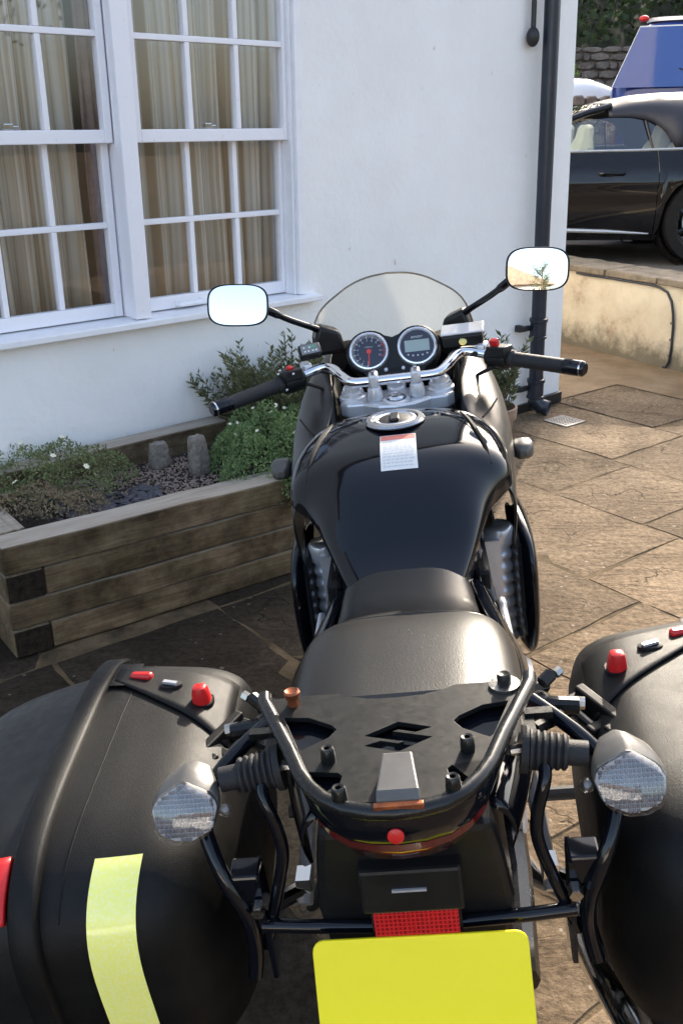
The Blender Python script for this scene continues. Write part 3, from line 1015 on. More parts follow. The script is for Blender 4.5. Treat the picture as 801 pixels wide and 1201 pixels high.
RB = [-2.497, -2.271]
LB = [-3.307, -3.091]
for (xl, xr, bars, sl, sr) in ((-2.722, -2.046, RB, 0.0495, 0.019), (-3.523, -2.874, LB, 0.04, 0.031)):
    sash(xl, xr, 0.022, 0.060, 1.5415, 2.165, [1.853], bars, 0.045, 0.0455, sl, sr)
    sash(xl, xr, 0.064, 0.100, 0.917, 1.499, [1.208], bars, 0.040, 0.050, sl, sr)
for x in (-3.215, -2.395):
    mb = MB().box((x, 0.068, 1.553), (0.035, 0.02, 0.022)).box((x + 0.025, 0.07, 1.550), (0.03, 0.016, 0.014))
    obj('sash_lock', mb, M['chrome'], win, bevel=0.004)
mb = MB().tube([(-2.60, 0.06, 0.885), (-2.595, 0.045, 0.883), (-2.49, 0.045, 0.883), (-2.485, 0.06, 0.885)], 0.012, 8)
obj('sash_lift', mb, M['trim'], win, smooth=True)

def curtain(name, x0, x1, y, z0, z1, folds, amp, m, label):
    mb = MB()
    n = folds * 10
    rg = random.Random(int(x0 * -977))
    ph = [rg.uniform(-0.7, 0.7) for _ in range(folds + 2)]
    rowsP = []
    for (z, k) in ((z0, 1.15), (lerp(z0, z1, .35), 1.0), (lerp(z0, z1, .7), 0.95), (z1, 0.8)):
        r = []
        for i in range(n + 1):
            s = i / n
            w = math.sin(2 * PI * folds * s + ph[int(s * folds)] * 0.5 + 0.25 * math.sin(7 * s + z))
            r.append((lerp(x0, x1, s) + 0.008 * math.sin(z * 3 + s * 20), y + amp * k * w + 0.01 * math.sin(z * 2 + 9 * s), z))
        rowsP.append(r)
    mb.grid(rowsP)
    o = obj(name, mb, m, None, smooth=True, solid=0.004, autosm=180)
    o.matrix_world = house.matrix_basis
    o.location = CORNER; o.rotation_euler = (0, 0, rad(42))
    return tag(o, label, 'curtain')
curtain('curtain', -2.74, -1.86, 0.195, 0.80, 2.38, 9, 0.030, M['curtain'], 'tan and cream striped curtain hanging behind the right-hand sash of the window')
curtain('curtain', -3.75, -2.90, 0.195, 0.80, 2.38, 8, 0.032, M['curtain'], 'tan and cream striped curtain hanging behind the left-hand sash, cut by the photo edge')
curtain('curtain', -2.86, -2.775, 0.20, 0.80, 2.38, 2, 0.012, M['lining'], 'narrow plum brown curtain edge hanging just left of the white mullion')

HM = Matrix.Translation(CORNER) @ Matrix.Rotation(rad(42), 4, 'Z')
# ------------------------------------------------------------------ drainpipe and rod
dp = thing('drainpipe', 'navy black drainpipe fixed to the white wall close to the house corner', 'drainpipe', HM @ Vector((-0.33, -0.075, 0)), (0, 0, rad(42)))
def dpx(z): return -0.040 * z
mb = MB().tube([(dpx(z), 0, z) for z in (0.10, 0.6, 1.5, 3.0, 4.85)], 0.040, 20)
obj('pipe', mb, M['pipe'], dp, smooth=True)
for z in (0.155, 0.50):
    prof = [(0.0405, z - 0.06), (0.050, z - 0.058), (0.050, z - 0.046), (0.0455, z - 0.044), (0.0455, z + 0.03), (0.051, z + 0.034), (0.051, z + 0.052), (0.0405, z + 0.056)]
    c = MB(); c.rings([[(dpx(z) + r * math.cos(2 * PI * k / 20), r * math.sin(2 * PI * k / 20), h) for k in range(20)] for r, h in prof], True, False)
    obj('collar', c, M['pipe'], dp, smooth=True)
    b = MB().box((dpx(z) - 0.075, 0.03, z), (0.075, 0.022, 0.030)); b.box((dpx(z) - 0.1, 0.055, z), (0.032, 0.04, 0.038))
    obj('bracket', b, M['iron'], dp, bevel=0.006)
mb = MB().tube([(0, 0, 0.11), (0.002, -0.006, 0.075), (0.012, -0.03, 0.05), (0.03, -0.075, 0.042)], [0.042, 0.043, 0.042, 0.040], 16, cap=False)
obj('shoe', mb, M['pipe'], dp, smooth=True, solid=0.005)

rod = thing('iron_rod', 'thin black rod with a round knob end on the white wall beside the drainpipe top', 'rod', HM @ Vector((-0.51, -0.035, 1.93)), (0, 0, rad(42)))
obj('rod', MB().tube([(0.008, 0, 0.05), (0.0, 0, 0.25), (-0.012, 0.0, 0.6), (-0.025, 0.01, 1.0)], 0.0125, 10), M['iron'], rod, smooth=True)
obj('knob', MB().ball((0.008, 0, 0.02), (0.036, 0.03, 0.046)), M['iron'], rod, smooth=True)

# ------------------------------------------------------------------ raised planter
PA = Vector((-1.02, 2.61, 0))
PROT = rad(36.2)
PM = Matrix.Translation(PA) @ Matrix.Rotation(PROT, 4, 'Z')
PI_ = PM.inverted()
planter = thing('raised_planter', 'raised bed of weathered timber sleepers along the white house wall', 'planter', PA, (0, 0, PROT))
PL = 1.28
ch = 0.095
rgp = random.Random(5)
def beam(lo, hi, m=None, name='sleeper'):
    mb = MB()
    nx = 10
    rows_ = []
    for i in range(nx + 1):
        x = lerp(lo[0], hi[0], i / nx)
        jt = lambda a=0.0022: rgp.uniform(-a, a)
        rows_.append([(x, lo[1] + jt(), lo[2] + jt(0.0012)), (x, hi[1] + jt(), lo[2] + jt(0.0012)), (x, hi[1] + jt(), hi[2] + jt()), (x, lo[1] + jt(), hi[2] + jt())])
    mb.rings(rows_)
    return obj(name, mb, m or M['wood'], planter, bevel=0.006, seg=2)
for k in range(4):
    z0, z1 = k * ch + 0.0015, (k + 1) * ch - 0.002
    if k % 2 == 1:       # full front sleeper
        beam((0.0, 0.0, z0), (PL, 0.12, z1))
        beam((0.0 + 0.001, 0.1225, z0), (0.12, 0.66, z1))
    else:
        beam((0.1225, 0.002, z0), (PL, 0.12, z1))
        beam((0.0, 0.003, z0), (0.120, 0.66, z1))
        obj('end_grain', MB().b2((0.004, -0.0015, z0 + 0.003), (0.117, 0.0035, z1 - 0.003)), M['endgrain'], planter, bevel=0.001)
# back sleepers against the wall (parallel to the wall)
bk = MB()
for (s0, s1) in ((-3.65, -2.50), (-2.495, -1.98)):
    c = []
    for z in (0.20, 0.412):
        for (s, n_) in ((s0, 0.008), (s1, 0.008), (s1, 0.115), (s0, 0.115)):
            c.append(PI_ @ (CORNER + WD * s + WN * n_ + Vector((0, 0, z))))
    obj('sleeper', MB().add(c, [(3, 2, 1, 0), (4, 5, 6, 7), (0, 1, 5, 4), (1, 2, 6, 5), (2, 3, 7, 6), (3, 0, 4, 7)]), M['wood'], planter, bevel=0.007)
# right-hand end
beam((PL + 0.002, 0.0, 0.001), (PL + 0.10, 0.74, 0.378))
# soil and loose material inside
mb = MB()
rg = random.Random(3)
g = []
for iy in range(15):
    g.append([(lerp(0.02, PL, ix / 28), lerp(0.02, 0.80, iy / 14), 0.322 + rg.uniform(-0.007, 0.007)) for ix in range(29)])
mb.grid(g)
soil = obj('soil', mb, M['soil'], planter, smooth=True, autosm=180)
def chips(name, m, n, area, size, z, rgs, flat=0.5):
    mb = MB()
    for _ in range(n):
        a, b = rgs.random(), rgs.random()
        x = lerp(area[0], area[1], a) + (rgs.gauss(0, 0.03))
        y = lerp(area[2], area[3], b) + (rgs.gauss(0, 0.03))
        if not (0.13 < x < PL - 0.02 and 0.13 < y < 0.62): continue
        s = size * rgs.uniform(0.5, 1.3)
        R = Euler((rgs.uniform(-.4, .4), rgs.uniform(-.4, .4), rgs.uniform(0, 6.3))).to_matrix()
        vs = []
        for (dx, dy, dz) in ((1, 0, 0), (0.3, 0.9, 0.1), (-0.8, 0.6, 0), (-0.9, -0.5, 0.1), (0.2, -1, 0), (0, 0.1, flat), (0.1, 0, -flat)):
            vs.append(R @ Vector((dx * s * rgs.uniform(.7, 1.1), dy * s * rgs.uniform(.7, 1.1), dz * s)) + Vector((x, y, z + s * 0.25)))
        mb.add(vs, [(0, 1, 5), (1, 2, 5), (2, 3, 5), (3, 4, 5), (4, 0, 5), (1, 0, 6), (2, 1, 6), (3, 2, 6), (4, 3, 6), (0, 4, 6)])
    o = obj(name, mb, m, planter)
    return stuff(o)
chips('gravel', M['pebble'], 2600, (0.35, 0.95, 0.15, 0.58), 0.0058, 0.327, random.Random(21), 0.7)
chips('slate_chips', M['slate'], 130, (0.30, 0.62, 0.12, 0.36), 0.026, 0.33, random.Random(22), 0.3)

def stone(px, py, w, d, h, seed, label, lean):
    rg = random.Random(seed)
    mb = MB()
    rings = []
    for i, (k, zz) in enumerate(((1.05, 0.0), (1.06, 0.2), (0.98, 0.45), (0.88, 0.7), (0.82, 0.93), (0.66, 1.0))):
        rings.append([((w * k * c + lean * zz * h) * rg.uniform(.82, 1.14), d * k * s * rg.uniform(.8, 1.16), zz * h + rg.uniform(-0.012, 0.012)) for c, s in sup(16, 0.5, 0.5, 3.6)])
    mb.rings(rings)
    o = obj('stone', mb, M['rock'], None, smooth=True, subsurf=1)
    p = Vector((px, py, 0))
    o.location = (px, py, 0.318)
    o.rotation_euler = (0, 0, PROT + rg.uniform(-.2, .2))
    return tag(o, label, 'stone', 'upright stones in the planter')
stone(-0.70, 3.50, 0.085, 0.06, 0.115, 1, 'shorter upright grey stone on the gravel nearest the left plant', 0.0)
stone(-0.53, 3.42, 0.085, 0.06, 0.165, 2, 'taller upright grey stone standing beside the green flowering clump', -0.1)

# ------------------------------------------------------------------ plants
def gauss_clump(rg, c, r, h, n, jag=0.18, flat=1.0):
    pts = []
    lob = [(rg.uniform(0, 6.28), rg.uniform(0.5, 1.0), rg.uniform(0.2, 0.45)) for _ in range(7)]
    for _ in range(n):
        a = rg.uniform(0, 2 * PI)
        rr = math.sqrt(rg.random())
        k = 1 + jag * sum(math.cos(a * (i + 2) + l[0]) * l[2] for i, l in enumerate(lob))
        x, y = rr * r[0] * k * math.cos(a), rr * r[1] * k * math.sin(a)
        top = h * (max(0.0, 1 - rr * rr) ** 0.55) * (1 + 0.3 * math.sin(x * 31 + lob[0][0]) * math.cos(y * 27 + lob[1][0]))
        z = top * (1 - rg.random() ** 2.2 * 0.75)
        pts.append(Vector((x, y, z)))
    return pts

def flowers(rg, pts, size, parent, name='flower'):
    for p in pts:
        mb = MB()
        nrm = Vector((rg.gauss(0.1, 0.3), rg.gauss(-0.4, 0.3), 1)).normalized()
        u = nrm.cross(Vector((1, 0, 0))).normalized(); w = nrm.cross(u)
        for k in range(6):
            a = 2 * PI * k / 6
            d = u * math.cos(a) + w * math.sin(a); s = nrm.cross(d)
            mb.add([p, p + d * size * .6 + s * size * .32 + nrm * size * .1, p + d * size + nrm * size * .22, p + d * size * .6 - s * size * .32 + nrm * size * .1], [(0, 1, 2, 3)])
        obj(name, mb, M['petal'], parent)

# cushion plant, left end of the bed
rg = random.Random(31)
cp = thing('cushion_plant', 'low green cushion plant browning at its edge at the left end of the planter', 'plant', (-1.06, 3.22, 0.33))
mbt = (MB(), [])
leaves(mbt, [p + Vector((0.0, 0.06, 0.02)) for p in gauss_clump(rg, None, (0.30, 0.26), 0.12, 5200)], 0.0075, rg, 2.0, 0.5)
leaf_obj('foliage', mbt, M['leaf_cushion'], cp)
mbt = (MB(), [])
leaves(mbt, [p + Vector((0.04, -0.20, 0.02)) for p in gauss_clump(rg, None, (0.22, 0.13), 0.065, 1900)], 0.008, rg, 2.0, 0.4)
leaf_obj('dry_growth', mbt, M['leaf_brown'], cp)
flowers(rg, [Vector((0.05, -0.03, 0.15)), Vector((-0.1, 0.1, 0.16)), Vector((0.02, 0.20, 0.145)), Vector((-0.05, -0.16, 0.10)), Vector((0.17, -0.06, 0.12))], 0.013, cp)

# flowering clump, right
rg = random.Random(41)
fc = thing('flowering_clump', 'bright green clump dotted with cream flowers spilling over the planter edge', 'plant', (-0.26, 3.50, 0.33))
mbt = (MB(), [])
leaves(mbt, gauss_clump(rg, None, (0.27, 0.27), 0.20, 11000, 0.25), 0.0078, rg, 2.1, 0.6)
tr = []
for _ in range(900):
    t_ = rg.random(); a = rg.gauss(0, 0.05)
    tr.append(Vector((0.08 + a + 0.03 * t_, -0.26 - 0.05 * rg.random(), 0.10 - 0.13 * t_ + rg.gauss(0, 0.018))))
leaves(mbt, tr, 0.0085, rg, 2.0, 0.3)
leaf_obj('foliage', mbt, M['leaf_clump'], fc)
fl = []
for _ in range(26):
    a = rg.uniform(0, 6.28); q = math.sqrt(rg.random()) * 0.9
    fl.append(Vector((0.25 * q * math.cos(a), 0.25 * q * math.sin(a), 0.20 * (max(0, 1 - q * q) ** 0.55) + rg.uniform(0.012, 0.035))))
flowers(rg, fl, 0.0085, fc)

def sprigs(name, label, loc, n, hmin, hmax, spread, leafsize, m, seed, base_r, per=26, stem_r=0.0022):
    rg = random.Random(seed)
    t = thing(name, label, 'plant', loc)
    st = MB(); mbt = (MB(), [])
    for i in range(n):
        a = rg.uniform(0, 2 * PI); b = base_r * math.sqrt(rg.random())
        p = Vector((b * math.cos(a), b * math.sin(a), 0))
        d = Vector((math.cos(a) * spread * rg.random(), math.sin(a) * spread * rg.random(), 1)).normalized()
        L = rg.uniform(hmin, hmax)
        q = [p]
        for k in range(5):
            d = (d + Vector((rg.gauss(0, .10), rg.gauss(0, .10), 0.10))).normalized()
            q.append(q[-1] + d * L / 5)
        st.tube(q, [stem_r * (1.4 - 0.2 * k) for k in range(6)], 5)
        pts, dirs = [], []
        for k in range(per):
            u = rg.uniform(0.28, 1.0) ** 0.8
            s = u * 5; i0 = min(4, int(s)); f = s - i0
            pt = q[i0].lerp(q[i0 + 1], f)
            ax = (q[i0 + 1] - q[i0]).normalized()
            rd = Vector((rg.gauss(0, 1), rg.gauss(0, 1), rg.gauss(0, 1)))
            rd = (rd - ax * rd.dot(ax)).normalized()
            pts.append(pt); dirs.append(rd * 0.8 + ax * 0.75)
        leaves(mbt, pts, leafsize, rg, 2.6, 0.4, dirs, wide=0.36)
    obj('stem', st, M['stem'], t)
    leaf_obj('foliage', mbt, m, t)
    return t
sprigs('shrub', 'bushy olive green shrub against the white wall behind the flowering clump', (-0.24, 3.93, 0.33), 300, 0.10, 0.42, 1.35, 0.0125, M['leaf_shrub'], 51, 0.19, 46)
sprigs('trailing_plant', 'darker green low growth in the bed between the shrub and the motorcycle', (-0.08, 3.66, 0.33), 70, 0.08, 0.2, 1.2, 0.008, M['leaf_shrub'], 53, 0.16, 50, 0.0015)

# flower pot
pot = thing('flower_pot', 'round weathered terracotta flower pot by the drainpipe foot', 'pot', (0.745, 4.55, 0.0))
prof = [(0.078, 0.0), (0.096, 0.12), (0.106, 0.205), (0.120, 0.21), (0.123, 0.265), (0.112, 0.268), (0.106, 0.235), (0.104, 0.20)]
obj('bowl', MB().lathe(prof, n=28, cap=False), M['terracotta'], pot, smooth=True)
obj('soil', MB().lathe([(0.0, 0.218), (0.05, 0.221), (0.105, 0.214)], n=20, cap=False), M['soil'], pot)
pp = sprigs('pot_plant', 'spindly grey green plant growing from the terracotta pot', (0.745, 4.55, 0.215), 46, 0.12, 0.44, 0.75, 0.0150, M['leaf_pot'], 61, 0.06, 34, 0.002)

# ------------------------------------------------------------------ cream retaining wall, coping and cable
rw = thing('retaining_wall', 'low cream rendered wall with stained base holding up the drive', 'wall', RW_A, (0, 0, math.atan2(RW_D.y, RW_D.x)))
# local x along RW_D, local +y = to camera's left/front?  outward face is -RW_N
mb = MB()
sgn = 1.0 if Matrix.Rotation(math.atan2(RW_D.y, RW_D.x), 3, 'Z') @ Vector((0, 1, 0)) @ RW_N > 0 else -1.0
g = []
rg = random.Random(9)
for z in (0.0, 0.1, 0.25, 0.4, 0.5, 0.546):
    g.append([(x, sgn * rg.uniform(-0.008, 0.004), z) for x in [(-0.5 + 0.12 * i) for i in range(36)]])
mb.grid(g)
mb.b2((-0.5, min(sgn * 0.02, sgn * 0.28), 0), (3.7, max(sgn * 0.02, sgn * 0.28), 0.545))
obj('wall_face', mb, M['cream'], rw, smooth=True, autosm=60)
x = -0.5
while x < 3.7:
    L = rg.uniform(0.42, 0.72)
    y0, y1 = sorted((sgn * -0.035 + rg.uniform(-.006, .006), sgn * 0.30))
    mb = MB()
    rr_ = []
    for i in range(7):
        xx = lerp(x + 0.004, x + L - 0.004, i / 6)
        jj = lambda: rg.uniform(-0.005, 0.005)
        rr_.append([(xx, y0 + jj(), 0.549), (xx, y1, 0.549), (xx, y1, 0.600 + jj()), (xx, y0 + jj(), 0.596 + jj())])
    mb.rings(rr_)
    obj('coping_stone', mb, M['coping'], rw, bevel=0.008)
    x += L
def RWp(s, z, off=0.016): return Vector((s, -sgn * off, z))
cable = thing('cable', 'dark cable clipped along the coping and bending down the cream wall', 'cable', RW_A, rw.rotation_euler)
cp_ = [(0.10, 0.536), (0.225, 0.535), (0.5, 0.538), (0.80, 0.537), (0.88, 0.53), (0.95, 0.505), (0.993, 0.45), (1.018, 0.37), (1.03, 0.29), (1.037, 0.138), (1.03, 0.05), (1.01, 0.012), (0.985, 0.008)]
obj('sheath', MB().tube([RWp(s, z) for s, z in cp_], 0.0085, 8), M['pipe'], cable, smooth=True)
for s, z in ((0.24, 0.535), (0.42, 0.537), (0.73, 0.537), (1.028, 0.31), (1.036, 0.20), (1.036, 0.09)):
    obj('clip', MB().box(RWp(s - 0.012, z, 0.013), (0.022, 0.016, 0.016)), M['rubble'], cable)

# ------------------------------------------------------------------ what the right mirror shows behind the viewer
ob = thing('outbuilding', 'low outbuilding with a tan roof reflected in the right mirror', 'outbuilding', (-2.0, -13.0, 0))
mb = MB().b2((-4.4, -2, 0), (4.4, 2, 2.2))
obj('wall', mb, M['wallpaint'], ob)
mb = MB().add([(-4.8, -2.3, 2.05), (0, -2.3, 3.9), (4.8, -2.3, 2.05), (-4.8, 2.3, 2.05), (0, 2.3, 3.9), (4.8, 2.3, 2.05)], [(0, 1, 4, 3), (1, 2, 5, 4), (0, 2, 1), (3, 4, 5), (0, 3, 5, 2)])
obj('roof', mb, M['roof'], ob)
rg = random.Random(17)
gt = thing('garden_tree', 'slender leafy tree reflected in the middle of the right mirror', 'tree', (1.75, -9.0, 0))
mb = MB().tube([(0, 0, 0), (.05, 0, 1.0), (0, .05, 2.0), (.06, 0, 2.8)], [.07, .055, .04, .015], 8)
mbt = (MB(), [])
for k in range(16):
    a = rg.uniform(0, 6.28); z = rg.uniform(1.1, 2.6); L = rg.uniform(.4, .8)
    e = Vector((math.cos(a) * L * .6, math.sin(a) * L * .6, z + L * .75))
    mb.tube([(0.02, 0, z), (e.x * .5, e.y * .5, z + L * .3), e], [.022, .014, .005], 6)
    for _ in range(150):
        t_ = rg.uniform(.3, 1.05)
        leaves(mbt, [Vector((e.x * t_, e.y * t_, lerp(z, e.z, t_))) + Vector((rg.gauss(0, .09), rg.gauss(0, .09), rg.gauss(0, .09)))], 0.035, rg, 2.0, .3)
obj('trunk', mb, M['stem'], gt, smooth=True)
leaf_obj('crown', mbt, M['leaf_pot'], gt)

def reflected_tree(loc, label, hgt, rad_, seed):
    rg = random.Random(seed)
    t = thing('garden_tree', label, 'tree', loc)
    mb = MB().tube([(0, 0, 0), (.08, .03, hgt * .3), (0, .05, hgt * .6), (.1, 0, hgt * .85)], [.20, .16, .11, .04], 8)
    mbt = (MB(), [])
    for k in range(26):
        a = rg.uniform(0, 6.28); z = rg.uniform(.35, .95) * hgt; L = rg.uniform(.35, 1.0) * rad_
        e = Vector((math.cos(a) * L, math.sin(a) * L, z + L * .35))
        mb.tube([(0.03, 0, z - L * .4), (e.x * .55, e.y * .55, z), e], [.06, .035, .012], 6)
        pts = []
        for _ in range(90):
            v_ = Vector((rg.gauss(0, 1), rg.gauss(0, 1), rg.gauss(0, .7))).normalized() * rad_ * .42 * rg.random() ** .4
            pts.append(e + v_)
        leaves(mbt, pts, 0.09, rg, 1.8, .2, wide=.55)
    obj('trunk', mb, M['stem'], t, smooth=True)
    leaf_obj('crown', mbt, M['leaf_tree'], t)
reflected_tree((9.5, -7.0, 0), 'broad leafy tree reflected in the panes of the right-hand sash', 6.5, 2.3, 201)
reflected_tree((13.5, -4.5, 0), 'taller leafy tree reflected in the panes of the left-hand sash', 8.5, 2.8, 202)

# ------------------------------------------------------------------ upper drive, hill, rubble walls
TZ = 0.47
b0 = RW_A - RW_D * 0.5 + RW_N * 0.2
b1 = RW_A + RW_D * 3.6 + RW_N * 0.2
mb = MB().add([(b0.x, b0.y, TZ), (b1.x, b1.y, TZ), (30, b1.y, TZ), (30, 12.0, TZ), (-3.2, 12.0, TZ), (-0.60, 7.75, TZ), (b0.x, 7.75, TZ)], [(0, 1, 2, 3, 4, 5, 6)])
structure(obj('drive', mb, M['drive']))
mb = MB().add([(-3.2, 12.0, TZ - 0.5), (30, 12.0, TZ - 0.5), (30, 12.0, 0.95), (-3.2, 12.0, 0.95), (30, 18, 1.0), (-3.2, 18, 1.0)], [(0, 1, 2, 3), (3, 2, 4, 5)])
structure(obj('upper_yard', mb, M['drive']))
lw = MB().b2((-0.72, 7.60, 0.0), (b0.x - 0.12, 7.80, 0.545))
o = obj('return_wall', lw, M['cream']); tag(o, 'cream return wall of the drive running behind the house corner', 'wall')
mb = MB(); g = []
rg = random.Random(77)
for iy in range(16):
    y = 18 + iy * 5.0
    g.append([(lerp(-40, 70, ix / 22), y, 1.0 + (iy / 15.0) ** 0.9 * 22 * (1 + 0.12 * math.sin(ix * 0.9)) + rg.uniform(-.3, .3)) for ix in range(23)])
mb.grid(g)
structure(obj('hill', mb, M['grassland'], smooth=True, autosm=180))

def rubble_wall(name, label, x0, x1, y, z0, z1, sw, sh, seed):
    rg = random.Random(seed)
    t = thing(name, label, 'wall', ((x0 + x1) / 2, y, z0))
    obj('core', MB().b2((x0 - (x0 + x1) / 2, 0.03, -0.3), (x1 - (x0 + x1) / 2, 0.4, z1 - z0 - 0.05)), M['rubble'], t)
    n = 0
    mb = MB(); z = z0
    while z < z1 - 0.02:
        h = sh * rg.uniform(0.7, 1.35)
        x = x0
        while x < x1:
            w = sw * rg.uniform(0.5, 1.6)
            d = rg.uniform(0.0, 0.05)
            rings = []
            for (k, yy) in ((0.96, 0.06), (0.95, 0.0 - d), (0.72, -0.03 - d)):
                rings.append([(x + w / 2 + (w / 2) * k * a * rg.uniform(.88, 1.04) - (x0 + x1) / 2, yy, z + h / 2 + (h / 2) * k * b * rg.uniform(.85, 1.04) - z0) for a, b in ((1, .5), (.5, 1), (-.5, 1), (-1, .5), (-1, -.6), (-.4, -1), (.5, -1), (1, -.5))])
            mb.rings(rings)
            x += w
        z += h
    stuff(obj('rubble', mb, M['rubble'], t))
    return t
rubble_wall('stone_wall', 'tall dark rubble stone wall below the wooded hill', 1.5, 9.0, 17.0, 0.9, 2.72, 0.24, 0.115, 81)
rubble_wall('stone_wall', 'lower rubble stone wall in front of the white car', 0.8, 5.0, 11.7, 0.45, 1.87, 0.20, 0.10, 82)

# lime shrub at the foot of the tall wall
rg = random.Random(83)
sh = thing('lime_shrub', 'yellow green shrub beside the house corner in front of the tall stone wall', 'shrub', (3.30, 15.4, 1.0))
mbt = (MB(), [])
pts = []
for _ in range(2600):
    u = rg.random(); a = rg.uniform(0, 6.28)
    r_ = 0.60 * (1 - u * 0.75) * math.sqrt(rg.random()) * (1 + 0.2 * math.sin(a * 5 + u * 12))
    pts.append(Vector((r_ * math.cos(a), r_ * math.sin(a), 0.15 + u * 1.32)))
leaves(mbt, pts, 0.03, rg, 1.8, 0.8)
leaf_obj('foliage', mbt, M['leaf_lime'], sh)
obj('stem', MB().tube([(0, 0, 0), (0.02, 0, 0.5), (0, 0, 1.2)], [0.05, 0.035, 0.015], 6), M['stem'], sh)

# wooded hillside: one mass of leaves with clumps
rg = random.Random(91)
mbt = (MB(), [])
for _ in range(130):
    y = rg.uniform(20, 42)
    x = rg.uniform(-2, 22)
    zb = 1.0 + ((y - 18) / 75.0) ** 0.9 * 22
    hgt = rg.uniform(3.5, 6.5); wd_ = rg.uniform(1.3, 2.4)
    pts = []
    lobes = [(Vector((rg.gauss(0, wd_ * .55), rg.gauss(0, wd_ * .55), rg.uniform(0.25, 1.0) * hgt)), rg.uniform(0.45, 1.0)) for _ in range(13)]
    for lc, lr in lobes:
        for _k in range(95):
            v_ = Vector((rg.gauss(0, 1), rg.gauss(0, 1), rg.gauss(0, 1))).normalized() * lr * (rg.random() ** 0.3)
            pts.append(Vector((x, y, zb)) + lc + v_)
    leaves(mbt, pts, 0.10, rg, 1.6, 0.2, wide=0.6)
stuff(leaf_obj('woodland', mbt, M['leaf_tree'], None))

